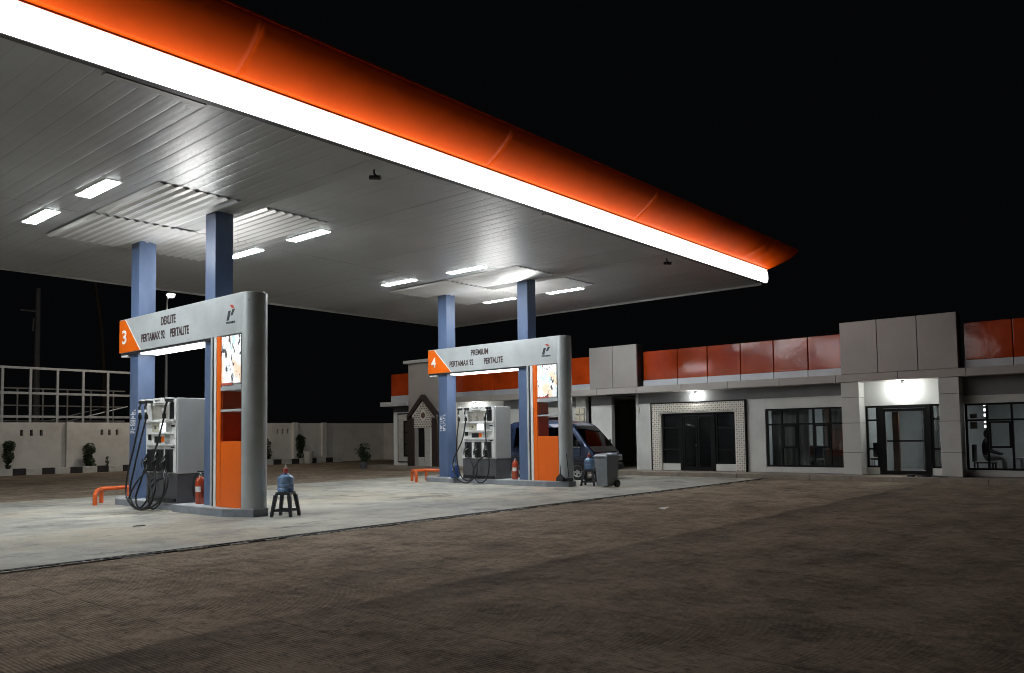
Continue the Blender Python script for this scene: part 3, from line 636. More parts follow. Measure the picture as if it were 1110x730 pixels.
# ================================================================== VAN (facing the near side)
vn = thing('parked_van', 'dark blue minivan parked between gantry four and the building', 'van', (22.0, 14.72, .006))
HW = .80
def vw(z, s=0):    # half width at height z, narrower to the front end
    b = HW if z < .95 else HW - (z - .95) * .13
    if s < .35: b -= (.35 - s) ** 2 * .9
    return b
prof = [(.10, .26), (.02, .34), (0, .48), (.02, .66), (.06, .80), (.14, .92), (.27, 1.02), (.46, 1.22), (.66, 1.45), (.86, 1.66), (1.02, 1.80), (1.22, 1.89), (1.6, 1.955), (2.2, 1.985), (3.0, 1.98), (3.55, 1.94), (3.74, 1.86), (3.84, 1.60), (3.90, 1.1), (3.92, .7), (3.90, .40), (3.84, .27)]
N = len(prof); rings = []
for fr_, shrink in ((-1, .035), (-.985, .012), (-.94, 0), (-.5, -.012), (0, -.016), (.5, -.012), (.94, 0), (.985, .012), (1, .035)):
    r = []
    for s_, z in prof:
        cs, cz = 1.95, 1.05; dx, dz = s_ - cs, z - cz; k = 1 - shrink * 1.0
        zz = cz + dz * k; ss = cs + dx * (1 - shrink * .5); r.append((fr_ * vw(zz, ss), ss, zz))
    rings.append(r)
MB().rings(rings).build('body', 'van_blue', vn)
def vpatch(name, mm, pts, off=.006, side=-1, th=.0):
    """panel following the van's side at (s, z) outline points"""
    n = len(pts); o_ = [(side * (vw(z, s) + off), s, z) for s, z in pts]; i_ = [(side * (vw(z, s) - .03), s, z) for s, z in pts]
    return MB().add(o_ + i_, [tuple(range(n))] + [(i, (i + 1) % n, (i + 1) % n + n, i + n) for i in range(n)]).build(name, mm, vn)
for sd in (-1, 1):
    vpatch('side_window', 'van_glass', [(.62, 1.10), (1.36, 1.10), (1.36, 1.72), (1.08, 1.68), (.98, 1.58)], .006, sd)
    vpatch('side_window', 'van_glass', [(1.44, 1.10), (2.42, 1.10), (2.42, 1.75), (1.44, 1.73)], .006, sd)
    vpatch('side_window', 'van_glass', [(2.52, 1.10), (3.45, 1.10), (3.40, 1.74), (2.52, 1.75)], .006, sd)
    vpatch('side_trim', 'chrome', [(.45, .745), (3.75, .745), (3.75, .765), (.45, .765)], .010, sd)
    vpatch('door_line', 'van_black', [(1.395, .40), (1.403, .40), (1.403, 1.76), (1.395, 1.76)], .004, sd); vpatch('door_line', 'van_black', [(2.47, .40), (2.478, .40), (2.478, 1.76), (2.47, 1.76)], .004, sd)
    vpatch('door_line', 'van_black', [(.60, .78), (.608, .78), (.608, 1.06), (.60, 1.06)], .004, sd)
    vpatch('window_trim', 'chrome', [(.60, 1.06), (3.5, 1.06), (3.5, 1.085), (.60, 1.085)], .009, sd)
    MB().tube([(sd * (HW + .03), 1.16, .93), (sd * (HW + .045), 1.23, .935), (sd * (HW + .03), 1.31, .93)], .014, 6).build('door_handle', 'chrome', vn)
    vpatch('sill', 'van_black', [(1.15, .27), (2.75, .27), (2.75, .36), (1.15, .36)], .012, sd)
    for s_ in (.72, 3.05):
        MB().prism([(s_ + .36 * math.cos(a), .30 + .36 * math.sin(a)) for a in (math.pi * k / 16 for k in range(17))], sd * (HW - .05), sd * (HW + .012), 'x').build('wheel_arch', 'van_black', vn)
        wh = thing('wheel_tmp', '', ''); bpy.data.objects.remove(wh)
        circ = lambda r, x: [(x, s_ + r * math.cos(a), .295 + r * math.sin(a)) for a in (2 * math.pi * k / 28 for k in range(28))]
        e = sd * (HW + .022)
        ty = MB().rings([circ(.20, e - sd * .19), circ(.28, e - sd * .19), circ(.298, e - sd * .15), circ(.298, e - sd * .03), circ(.28, e), circ(.205, e - sd * .004), circ(.195, e - sd * .04)]).build('tyre', 'tyre', vn)
        rm = MB().rings([circ(.20, e - sd * .04), circ(.195, e - sd * .005), circ(.175, e - sd * .02), circ(.06, e - sd * .012), circ(.03, e - sd * .005)]).build('rim', 'rim', ty)
        for k in range(6):
            a = k * math.pi / 3 + .2; cy_, cz_ = s_ + .125 * math.cos(a), .295 + .125 * math.sin(a)
            MB().rings([[(e - sd * dx, cy_ + .034 * math.cos(b), cz_ + .034 * math.sin(b)) for b in (2 * math.pi * j / 8 for j in range(8))] for dx in (.02, .0085)]).build('rim_hole', 'van_black', ty)
    MB().rings([[(sd * (HW + .02) , .63, 1.14), (sd * (HW + .02), .70, 1.14), (sd * (HW + .02), .70, 1.28), (sd * (HW + .02), .63, 1.28)], [(sd * (HW + .17), .57, 1.13), (sd * (HW + .17), .66, 1.13), (sd * (HW + .17), .66, 1.31), (sd * (HW + .17), .57, 1.31)]], True, True, False).build('wing_mirror', 'van_black', vn, .015)
# windscreen lies on the sloped front
def fpatch(name, mm, rows, off):
    L_ = []; fs = []
    for s_, z, hw in rows: L_.append([(x * hw, s_ - off - .02 * (1 - x * x), z + off * .6) for x in (-1, -.6, -.2, .2, .6, 1)])
    return MB().rings(L_, False, False).build(name, mm, vn)
fpatch('windscreen', 'van_glass', [(.33, 1.085, .70), (.46, 1.22, .70), (.66, 1.45, .665), (.86, 1.66, .635), (.98, 1.765, .60)], .022)
fpatch('dashboard', 'van_black', [(.13, .905, .70), (.30, 1.05, .70), (.33, 1.085, .70)], .016)
for sd in (-1, 1):
    MB().tube([(sd * .15 - .1, .31, 1.08), (sd * .15 + .33 * .9, .47, 1.27)], .009, 6).build('wiper', 'van_black', vn)
    MB().prism([(sd * .44, .60), (sd * .72, .62), (sd * .73, .80), (sd * .46, .78)], -.03, .12, 'y').build('headlamp', 'headlamp', vn, .02)
MB().box(-.76, .76, -.06, .16, .30, .54).build('front_bumper', 'van_black', vn, .04)
MB().box(-.42, .42, -.012, .05, .60, .76).build('grille', 'van_black', vn, .01)
MB().box(-.40, .40, -.02, -.0125, .665, .69).build('grille_bar', 'chrome', vn)
MB().box(-.24, .24, -.072, -.061, .37, .48).build('number_plate', 'black_plastic', vn)
MB().box(-.76, .76, 3.86, 3.99, .32, .52).build('rear_bumper', 'van_black', vn, .03)

# ================================================================== BUILDING
bl = thing('station_building', 'long single-storey station building with red parapet panels and dark glazed shopfront', 'building', (26, 14, 0))
def badd(o): o.parent = bl; o.matrix_parent_inverse = Matrix.Translation((-26, -14, 0)); return o
def BB(name, mm, x0, x1, y0, y1, z0, z1, bevel=0): return badd(B(name, mm, x0, x1, y0, y1, z0, z1, None, bevel))
FX, WX = 25.17, 25.70
# plinth step in tile-length pieces
yy = -4.0; base_p = None
while yy < 29.6:
    BB('step_slab', 'step_tile', 24.72, 33, yy, yy + 1.192, -.05, .15 + random.uniform(-.004, .004), .012); yy += 1.2
# roof slab and back walls so that the rooms are closed
BB('roof_slab', 'wall_grey', 25.95, 33, -4, 29.2, 3.0, 3.16); BB('rear_wall', 'wall_grey', 32.8, 33, -4, 29.2, .15, 3.0)
# --- wall pieces (front face at WX)
def wall(y0, y1, z0, z1, mm='wall_grey', x=WX): return BB('wall', mm, x, x + .2, y0, y1, z0, z1)
DZ = 2.60
# right-hand glazed bay (frame edge to entrance)
wall(-4, 5.10, .16, .33); wall(-4, 5.10, 2.22, 2.44); BB('eave_shade_band', 'eave_shade_grey', WX - .006, WX + .2, -4, 5.10, 2.441, 2.97)
# entrance bay
wall(5.62, 7.80, 2.24, 2.97, 'wall_white'); wall(5.62, 5.98, .16, .36, 'wall_white'); wall(7.42, 7.80, .16, .36, 'wall_white')
wall(5.12, 5.60, .16, 2.97); wall(7.82, 8.33, .16, 2.97)
# centre bay
wall(8.34, 10.97, .16, .34); wall(8.34, 10.97, 2.25, DZ); wall(10.98, 12.02, .16, DZ); wall(14.95, 15.86, .16, DZ); wall(12.03, 14.94, 2.28, DZ)
wall(12.03, 12.79, .16, .40); wall(14.17, 14.94, .16, .40)
BB('eave_shade_band', 'eave_shade_grey', WX - .006, WX + .2, 8.34, 15.86, DZ + .001, 2.97)
# left of the passage
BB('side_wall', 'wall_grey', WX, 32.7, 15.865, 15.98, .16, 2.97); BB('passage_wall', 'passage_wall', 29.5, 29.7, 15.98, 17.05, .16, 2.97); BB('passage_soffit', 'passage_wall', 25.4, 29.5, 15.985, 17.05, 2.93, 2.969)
wall(17.06, 18.0, .16, DZ); BB('eave_shade_band', 'eave_shade_grey', WX - .006, WX + .2, 17.06, 18.0, DZ + .001, 2.97); BB('recess_back', 'passage_wall', WX + .5, WX + .6, 18.0, 18.27, .16, 2.97)
wall(18.27, 18.75, .16, 2.97); wall(18.76, 22.55, .16, DZ); BB('eave_shade_band', 'eave_shade_grey', WX - .006, WX + .2, 18.76, 22.55, DZ + .001, 2.97)
wall(22.56, 25.3, .16, 2.97, 'wall_white')
BB('door_leaf', 'black_frame', WX - .03, WX, 19.6, 20.7, .16, 2.2, .01)
for (z0, z1) in ((2.30, 2.52), (2.02, 2.24)):
    for k in range(2): BB('meter_box', 'sign_paper', WX - .10, WX - .001, 18.30 + k * .22, 18.50 + k * .22, z0, z1, .012)
BB('switch_box', 'sign_paper', WX - .06, WX - .001, 15.80 + .02, 15.86, 2.28, 2.48)
# --- pillars clad in stacked panels
for (y0, y1) in ((7.80, 8.32), (5.10, 5.62)):
    zs = [.155, .83, 1.72, 2.50, 2.965]
    for a, b in zip(zs, zs[1:]): BB('pillar_panel', 'wall_grey', FX + .01, WX + .0, y0, y1, a + .008, b - .004, .006)
    BB('pillar_core', 'band_dark', FX + .03, WX + .1, y0 + .02, y1 - .02, .155, 2.965)
# --- beam (taupe panels), strip and red panels above
yy = -4.0
while yy < 25.3:
    L_ = min(1.78, 25.3 - yy); BB('beam_panel', 'beam_taupe', FX - .02, WX + .2, yy + .008, yy + L_ - .004, 2.972, 3.205, .006); yy += 1.78
BB('beam_core', 'band_dark', FX + .02, WX + .25, -4, 25.3, 2.985, 3.2)
RX = 25.50
joints = [-4, -1.7, 0, 1.4, 2.6, 3.8, 5.0], [8.32, 9.42, 10.55, 11.70, 12.92, 14.08, 15.50], [17.7, 18.9, 20.2, 21.55, 22.9, 23.7, 25.2]
for run in joints:
    for a, b in zip(run, run[1:]):
        BB('red_panel', 'red_panel', RX + random.uniform(-.008, .008), RX + .12, a + .012, b - .012, 3.445, 4.50, .012)
        BB('strip_panel', 'clad_strip', RX - .03, RX + .12, a + .008, b - .008, 3.21, 3.44, .006)
    BB('parapet_back', 'band_dark', RX + .13, RX + .3, run[0], run[-1], 3.2, 4.49)
for (ys_, z1) in (([5.08, 6.12, 7.22, 8.30], 4.80), ([15.56, 16.62, 17.68], 4.78)):
    for a, b in zip(ys_, ys_[1:]): BB('parapet_panel', 'clad_taupe', FX - .015, FX + .06, a + .008, b - .008, 3.212, z1, .008)
    BB('parapet_core', 'band_dark', FX + .061, RX + .12, ys_[0] + .004, ys_[-1] - .004, 3.207, z1 - .01)
# --- windows
def window(name, y0, y1, z0, z1, vs, hs, gl='window_glass', x=WX, fw=.055):
    wn = badd(MB().box(x + .02, x + .10, y0, y1, z0, z0 + fw).box(x + .02, x + .10, y0, y1, z1 - fw, z1).box(x + .02, x + .10, y0, y0 + fw, z0 + fw, z1 - fw).box(x + .02, x + .10, y1 - fw, y1, z0 + fw, z1 - fw).build(name, 'black_frame'))
    cols = [y0] + vs + [y1]; rows = [z0] + hs + [z1]
    for v in vs: MB().box(x + .022, x + .098, v - fw / 2, v + fw / 2, z0 + fw, z1 - fw).build('mullion', 'black_frame', wn)
    for h in hs: MB().box(x + .024, x + .096, y0 + fw, y1 - fw, h - fw / 2, h + fw / 2).build('transom', 'black_frame', wn)
    for a, b in zip(cols, cols[1:]):
        for c_, d_ in zip(rows, rows[1:]):
            MB().box(x + .055, x + .061, a + .02, b - .02, c_ + .02, d_ - .02).build('pane', gl, wn)
    return wn
wc = window('shopfront_window', 8.36, 10.96, .345, 2.245, [8.88, 9.40, 9.92, 10.44], [1.73])
wr = window('shopfront_window', -4, 5.09, .335, 2.215, [-2, -.8, .4, 1.6, 2.8, 3.94, 4.54], [1.74])
for a, b in ((9.43, 9.89), (10.47, 10.90)):   # opening casements sit proud
    pass
for (y0, y1) in ((8.91, 9.37), (9.95, 10.41), (3.97, 4.50)):
    c_ = MB()
    for (a0, a1, b0, b1) in ((y0, y1, .95, 1.01), (y0, y1, 1.65, 1.70), (y0, y0 + .05, 1.01, 1.65), (y1 - .05, y1, 1.01, 1.65)): c_.box(WX + .0, WX + .05, a0, a1, b0, b1)
    badd(c_.build('casement', 'black_frame'))
# entrance: side lights and double-rail glass door
window('side_light', 5.63, 5.97, .365, 2.235, [], [.93, 1.80], 'window_glass'); window('side_light', 7.43, 7.79, .365, 2.235, [], [.93, 1.80], 'window_glass')
ed = badd(MB().box(WX - .02, WX + .08, 5.98, 6.10, .16, 2.235).box(WX - .02, WX + .08, 7.30, 7.42, .16, 2.235).box(WX - .02, WX + .08, 6.10, 7.30, 2.14, 2.235).build('entrance_door', 'black_frame'))
dl = MB(); [dl.box(WX + .0, WX + .05, *r) for r in ((6.11, 6.17, .17, 2.13), (7.23, 7.29, .17, 2.13), (6.17, 7.23, .17, .28), (6.17, 7.23, 2.05, 2.13), (6.17, 7.23, 1.14, 1.19))]; dl.build('door_leaf', 'black_frame', ed)
MB().box(WX + .022, WX + .03, 6.16, 7.24, .27, 1.15).build('pane', 'window_glass', ed); MB().box(WX + .022, WX + .03, 6.16, 7.24, 1.18, 2.06).build('pane', 'window_glass', ed)
MB().tube([(WX - .05, 7.19, .9), (WX - .05, 7.19, 1.4)], .014, 8).build('door_pull', 'steel', ed)
# ornate portal with double glass door
P0, P1, PT = 11.62, 15.30, 2.60
for (a, b, c_, d_) in ((11.62, 11.66, .16, PT), (15.26, 15.30, .16, PT), (11.66, 15.26, PT - .04, PT)):
    BB('portal_outline', 'black_frame', WX - .10, WX - .001, a, b, c_, d_)
def ornament(parent_add, segs, x, cell):
    """pierced pattern: pale plate with dark eight-point piercings"""
    for (a, b, c_, d_) in segs:
        parent_add(B('ornament_plate', 'ornament', x, x + .05, a, b, c_, d_, None, .004))
        hl = MB(); ny, nz = max(1, round((b - a) / cell)), max(1, round((d_ - c_) / cell)); sy, sz = (b - a) / ny, (d_ - c_) / nz
        for i in range(ny):
            for j in range(nz):
                yc, zc = a + (i + .5) * sy, c_ + (j + .5) * sz
                r_ = .36 if (i + j) % 2 else .22
                hl.prism([(yc + r_ * sy, zc), (yc, zc + r_ * sz), (yc - r_ * sy, zc), (yc, zc - r_ * sz)], x - .003, x - .0005, 'x')
        o = hl.build('ornament_piercing', 'ornament_hole'); o['kind'] = 'stuff'; parent_add(o)
ornament(badd, ((11.67, 11.99, .165, 2.24), (14.93, 15.25, .165, 2.24), (11.67, 15.25, 2.242, 2.555)), WX - .09, .078)
for (a, b, c_, d_) in ((12.0, 12.03, .16, 2.235), (14.89, 14.92, .16, 2.235), (12.03, 14.89, 2.205, 2.235)): BB('portal_liner', 'ornament', WX - .07, WX + .0, a, b, c_, d_)
window('side_light', 12.04, 12.78, .405, 2.19, [], [.90, 1.68], 'door_glass'); window('side_light', 14.18, 14.88, .405, 2.19, [], [.90, 1.68], 'door_glass')
pd = badd(MB().box(WX - .01, WX + .08, 12.80, 12.90, .16, 2.195).box(WX - .01, WX + .08, 14.06, 14.16, .16, 2.195).box(WX - .01, WX + .08, 12.90, 14.06, 2.10, 2.195).build('portal_door', 'black_frame'))
for a, b in ((12.91, 13.47), (13.49, 14.05)):
    lf = MB(); [lf.box(WX + .01, WX + .05, *r) for r in ((a, a + .07, .17, 2.09), (b - .07, b, .17, 2.09), (a + .07, b - .07, .17, .30), (a + .07, b - .07, 2.0, 2.09))]; lf.build('door_leaf', 'black_frame', pd)
    MB().box(WX + .026, WX + .034, a + .06, b - .06, .29, 2.01).build('pane', 'door_glass', pd)
MB().lathe((WX - .02, 13.52, 1.05), [(.0, -.03), (.03, -.015), (.03, .015), (0, .03)], 10).build('door_knob', 'steel', pd)
# --- rooms behind the glass
BB('room_wall', 'interior_wall', 30.0, 30.1, -4, 15.8, .15, 3.0); BB('partition', 'interior_wall', 25.8, 30, 8.0, 8.1, .15, 3.0); BB('partition', 'interior_wall', 25.8, 30, 5.30, 5.4, .15, 3.0); BB('partition', 'interior_wall', 25.8, 30, 11.3, 11.4, .15, 3.0)
BB('room_ceiling', 'interior_wall', 25.8, 30, -4, 15.8, 2.75, 2.8); BB('room_floor', 'interior_floor', 25.76, 30, -4, 15.8, .155, .165)
for (y, x) in ((9.7, 27.8), (6.6, 27.5), (2.5, 27.6), (13.4, 28.6)):  # the lamp behind the ornate door is added to brighten its glass
    t = thing('room_lamp', {9.7: 'dim ceiling lamp inside the room behind the centre window', 6.6: 'dim ceiling lamp inside the entrance behind the glass door', 2.5: 'dim ceiling lamp inside the right-hand room', 13.4: 'unseen dim lamp added inside behind the ornate double door'}[y], 'light', (x, y, 2.74), 'indoor lamps')
    B('lamp_body', 'white_plastic', -.5, .5, -.12, .12, -.03, 0, t); B('lamp_glow', 'room_glow', *((-.48, .48, -.10, .10) if y != 13.4 else (-.12, .12, -.04, .04)), -.036, -.031, t)
def curtain(lab, x, y0, y1, z0, z1, k):
    n = int((y1 - y0) / .03); vs = []
    for i in range(n + 1):
        y = y0 + (y1 - y0) * i / n; xx = x + .035 * math.sin(i * k) + .012 * math.sin(i * 2.7); vs += [(xx, y, z0), (xx, y, z1)]
    o = MB().add(vs, [(2 * i, 2 * i + 2, 2 * i + 3, 2 * i + 1) for i in range(n)], True).build('curtain', 'curtain'); m_ = o.modifiers.new('thick', 'SOLIDIFY'); m_.thickness = .006
    tag(o, lab, 'curtain', 'grey curtains')
curtain('grey curtain behind the left half of the centre window', 26.3, 9.75, 11.0, .3, 2.5, .9); curtain('grey curtain behind the right half of the centre window', 26.3, 8.45, 9.3, .3, 2.5, 1.05)
curtain('pale curtain hanging at the right side of the glass entrance', 27.2, 6.1, 6.45, .2, 2.4, 1.2)
sf = thing('sofa', 'black sofa standing inside behind the centre window', 'sofa', (26.75, 10.05, .165))
for a in ((-.25, .25, -.8, .8, .08, .42), (.15, .35, -.8, .8, .42, .85), (-.25, .35, -.95, -.8, .08, .62), (-.25, .35, .8, .95, .08, .62)): B('cushion', 'sofa', *a, sf, .05)
tb = thing('counter_table', 'dark counter with small items inside behind the centre window', 'counter', (26.2, 8.8, .165))
B('counter_top', 'sofa', -.25, .25, -.45, .40, .68, .72, tb, .01); B('counter_body', 'sofa', -.22, .22, -.42, .38, 0, .679, tb)
for (y, h, nme) in ((-.1, .28, 'pump_bottle'), (.22, .12, 'cup')):
    tag(MB().lathe((26.1, 8.8 + y, .887), [(.03, 0), (.035, h * .6), (.012, h * .75), (.012, h)], 10).build(nme, 'white_plastic'), f'small pale {nme.replace("_", " ")} on the counter behind the centre window', 'tableware')
cb = thing('tall_cabinet', 'dark tall cabinet inside behind the glass entrance door', 'cabinet', (29.0, 6.55, .165)); B('cabinet_body', 'cloth_dark', -.25, .25, -.4, .4, 0, 2.0, cb); B('cabinet_door', 'charcoal', -.27, -.251, -.38, -.01, .05, 1.95, cb); B('cabinet_door', 'charcoal', -.27, -.251, .01, .38, .05, 1.95, cb)
wd = thing('wooden_post', 'narrow brown wooden stand inside the entrance, left behind the glass door', 'stand', (26.9, 7.25, .165)); B('post', 'wood_brown', -.06, .06, -.09, .09, 0, 1.9, wd); B('foot', 'wood_brown', -.15, .15, -.15, .15, 0, .04, wd)
ch = thing('office_chair', 'small dark chair inside behind the left side light of the entrance', 'chair', (26.1, 7.62, .165)); B('backrest', 'sofa', .1, .16, -.12, .14, .5, .95, ch, .03); B('seat', 'sofa', -.15, .15, -.13, .15, .42, .48, ch, .02)
for a in (-1, 1):
    for b in (-1, 1): B('leg', 'steel', a * .12 - .012, a * .12 + .012, b * .11 - .012, b * .11 + .012, 0, .419, ch)
# notices and string of lights on the right-hand window
for k, (z0, z1) in enumerate(((1.79, 1.93), (1.50, 1.70))):
    tag(B('notice', 'sign_paper', WX + .108, WX + .112, 4.80, 4.98, z0, z1), ('upper' if k == 0 else 'lower') + ' cream notice stuck inside the right-hand window', 'notice', 'window notices')
st = tag(B('notice', 'white_letter', WX + .108, WX + .112, 5.72, 5.82, 1.88, 2.12), 'narrow white sticker on the side light right of the entrance door', 'sticker')
ls = thing('light_string', 'vertical string of square white lights hanging inside the right-hand window', 'light string', (26.0, 4.62, 1.3))
MB().tube([(0, 0, -.1), (0, 0, .95)], .006, 6).build('cable', 'black_plastic', ls)
for k, z in enumerate((.88, .73, .58, .40, .26)): B('lamp_square', 'string_light', -.02, -.007, -.045, .045, z - .04, z + .04, ls)
# seated person by the right-hand window (skin-modifier figure)
def person(lab, loc):
    J = dict(pel=(0, 0, .50), wai=(0, .01, .66), che=(0, -.03, .90), nek=(0, -.06, 1.06), hed=(0, -.085, 1.16), top=(0, -.09, 1.26))
    ed_ = [('pel', 'wai'), ('wai', 'che'), ('che', 'nek'), ('nek', 'hed'), ('hed', 'top')]; R_ = dict(pel=(.15, .13), wai=(.135, .11), che=(.15, .12), nek=(.052, .055), hed=(.078, .095), top=(.07, .085))
    for s_, n_ in ((-1, 'l'), (1, 'r')):
        J.update({'hip' + n_: (s_ * .10, -.05, .48), 'kne' + n_: (s_ * .13, -.46, .50), 'ank' + n_: (s_ * .12, -.46, .09), 'toe' + n_: (s_ * .13, -.62, .04), 'sho' + n_: (s_ * .19, -.03, .96), 'elb' + n_: (s_ * .23, -.10, .70), 'wri' + n_: (s_ * .14, -.33, .62), 'han' + n_: (s_ * .11, -.42, .60)})
        R_.update({'hip' + n_: (.095, .09), 'kne' + n_: (.062, .062), 'ank' + n_: (.042, .042), 'toe' + n_: (.035, .03), 'sho' + n_: (.062, .062), 'elb' + n_: (.045, .045), 'wri' + n_: (.032, .03), 'han' + n_: (.036, .02)})
        ed_ += [('pel', 'hip' + n_), ('hip' + n_, 'kne' + n_), ('kne' + n_, 'ank' + n_), ('ank' + n_, 'toe' + n_), ('che', 'sho' + n_), ('sho' + n_, 'elb' + n_), ('elb' + n_, 'wri' + n_), ('wri' + n_, 'han' + n_)]
    ks = list(J); me = bpy.data.meshes.new('person'); me.from_pydata([J[k] for k in ks], [(ks.index(a), ks.index(b)) for a, b in ed_], [])
    o = bpy.data.objects.new('person', me); COL.objects.link(o); o.location = loc
    sk = o.modifiers.new('skin', 'SKIN'); sk.use_smooth_shade = True; o.modifiers.new('sub', 'SUBSURF').levels = 1; o.modifiers['sub'].render_levels = 1
    for i, k in enumerate(ks): me.skin_vertices[0].data[i].radius = R_[k]; me.skin_vertices[0].data[i].use_root = k == 'pel'
    m_, t_, p_ = new_mat('person_cloth'); N_ = t_.nodes; tc = N_.new('ShaderNodeTexCoord'); sp = N_.new('ShaderNodeSeparateXYZ'); t_.links.new(tc.outputs['Object'], sp.inputs[0])
    cr = N_.new('ShaderNodeValToRGB'); cr.color_ramp.interpolation = 'CONSTANT'; e = cr.color_ramp.elements; e[0].position = 0; e[0].color = (.30, .30, .31, 1); e[1].position = .58 / 1.4; e[1].color = (.045, .045, .055, 1); k_ = e.new(1.03 / 1.4); k_.color = (.30, .18, .12, 1)
    dv = N_.new('ShaderNodeMath'); dv.operation = 'DIVIDE'; dv.inputs[1].default_value = 1.4; t_.links.new(sp.outputs['Z'], dv.inputs[0]); t_.links.new(dv.outputs[0], cr.inputs[0]); t_.links.new(cr.outputs[0], p_.inputs['Base Color']); p_.inputs['Roughness'].default_value = .85
    me.materials.append(m_); tag(o, lab, 'person')
    hr = MB().lathe((0, -.055, 1.13), [(.06, -.06), (.092, 0), (.098, .07), (.085, .13), (.05, .165), (.0, .178)], 16).build('hair', 'hair', o)
    MB().tube([(0, -.165, 1.185), (0, -.195, 1.165), (0, -.17, 1.15)], [.012, .016, .012], 6).build('nose', 'skin', o)
    return o
pp = person('person in dark top and pale trousers seated inside the right-hand window', (26.35, 4.72, .165))
pc = thing('wicker_chair', 'dark chair under the seated person inside the right-hand window', 'chair', (26.35, 4.78, .165)); B('seat', 'sofa', -.24, .24, -.30, .22, .34, .37, pc, .02); B('backrest', 'sofa', -.24, .24, .20, .25, .38, .88, pc, .02)
for a in (-1, 1):
    for b in (-.26, .20): B('leg', 'sofa', a * .21 - .02, a * .21 + .02, b - .02, b + .02, 0, .339, pc)
rt = thing('tea_table', 'small round pale table beside the seated person inside the window', 'table', (26.3, 3.85, .165)); MB().lathe((0, 0, 0), [(.16, 0), (.16, .02), (.03, .04), (.03, .46), (.28, .48), (.28, .51)], 20).build('table_body', 'cloth_light', rt)
ct = thing('service_counter', 'dark service counter inside the far right of the window', 'counter', (26.5, 2.6, .165)); B('counter_body', 'sofa', -.25, .25, -1.0, .95, 0, .76, ct, .01); B('counter_top', 'charcoal', -.3, .3, -1.05, 1.0, .761, .80, ct, .01)
for k, y in enumerate((3.35, 3.05, 3.2)): tag(MB().lathe((26.35 + .1 * k, y, .966), [(.05, 0), (.06, .08), (.03, .14), (.03, .2)], 10).build('jar', 'white_plastic'), f'{("left", "right", "rear")[k]} pale jar standing on the service counter', 'jar')
dm = tag(MB().prism([(24.9, 5.45), (25.5, 5.45), (25.5, 6.2), (24.9, 6.2)], .156, .172).build('doormat', 'sofa'), 'dark doormat at the right end of the glass entrance', 'mat')
# shoes left on the step
for k, y in enumerate((5.95, 6.35)):
    tag(MB().rings([[(24.86 + .04 * math.cos(a), y + .11 * math.sin(a), .155 + z) for a in (2 * math.pi * j / 12 for j in range(12))] for z in (0, .03, .05)]).build('sandal', 'black_rubber'), f'{"right" if k == 0 else "left"} black sandal on the step before the entrance', 'sandal', 'sandals')

# --- lamps over the doors
def wlamp(lab, x, y, z):
    t = thing('wall_lamp', lab, 'lamp', (x, y, z), 'lamps over the doors')
    B('lamp_bracket', 'dark_trim', .0, .10, -.05, .05, -.02, .03, t)
    MB().lathe((-.03, 0, -.10), [(.02, .09), (.05, .07), (.05, .0)], 14).build('lamp_housing', 'white_plastic', t)
    MB().lathe((-.03, 0, -.10), [(.045, -.002), (.06, -.04), (.05, -.09), (.0, -.11)], 14).build('lamp_bulb', 'wall_lamp_glow', t)
wlamp('bright lamp under the eave above the ornate double door', WX - .11, 13.45, 2.955)
wlamp('bright lamp under the eave above the glass entrance door', WX - .18, 6.66, 2.955)
wlamp('bright lamp under the eave behind gantry four', WX - .18, 24.1, 2.955)

# ================================================================== PRAYER ROOM END (tower, gabled gate)
tw = thing('prayer_room_tower', 'taupe square tower with grey cap behind the orange guard rail', 'tower', (25.6, 26.6, 0))
def tadd(o, t=tw, l=(-25.6, -26.6, 0)): o.parent = t; o.matrix_parent_inverse = Matrix.Translation(l); return o
tadd(B('tower_wall', 'beam_taupe', 24.95, 27.5, 25.32, 27.75, .15, 4.86, None, .01)); tadd(B('tower_cap', 'clad_strip', 24.8, 27.6, 25.2, 27.95, 4.862, 5.0, None, .01))
gt = thing('gabled_gate', 'dark brown pointed gate with pale pierced gable panel before the tower', 'gate', (24.85, 26.62, .15))
for (a, b) in ((.62, .98), (-.98, -.62)): B('gate_post', 'brown_post', -.12, .10, a, b, 0, 2.18, gt, .01)
MB().prism([(.98, 2.10), (.98, 2.30), (0, 3.24), (-.98, 2.30), (-.98, 2.10), (0, 3.03)], -.16, .09, 'x').build('gable_roof', 'brown_post', gt)
MB().prism([(.74, 1.74), (.74, 2.30), (0, 3.0), (-.74, 2.30), (-.74, 1.74)], -.04, .02, 'x').build('gable_panel', 'ornament', gt, .004)
hl = MB()
for i in range(-6, 7):
    for j in range(0, 11):
        y, z = i * .105 + (.052 if j % 2 else 0), 1.80 + j * .10
        if abs(y) < .68 and z < 2.88 - abs(y) * .95 and (y * y + (z - 2.30) ** 2) > .05: hl.prism([(y + .038, z), (y, z + .042), (y - .038, z), (y, z - .042)], -.044, -.0405, 'x')
hl.build('gable_piercing', 'ornament_hole', gt)['kind'] = 'stuff'
MB().prism([(.15 * math.cos(k * math.pi / 8) * (1 if k % 2 else .8), 2.30 + .15 * math.sin(k * math.pi / 8) * (1 if k % 2 else .8)) for k in range(16)], -.05, -.0405, 'x').build('gable_rosette', 'wood_brown', gt)
for (a, b, z0, z1, mm) in ((.40, .60, 0, 1.73, 'beam_taupe'), (-.60, -.42, 0, 1.73, 'wall_white')): B('inner_jamb', mm, -.02, .08, a, b, z0, z1, gt)
for (a, b, z0) in ((-.40, -.04, .0), (.0, .38, -.0)):
    for k in range(17):
        if a > -.05 and k > 3: break
        B('pale_brick', 'brick_white', .0, .075, a, b, .02 + k * .1, .112 + k * .1, gt, .006)
B('gate_window', 'black_frame', .02, .07, .01, .37, .42, 1.72, gt)
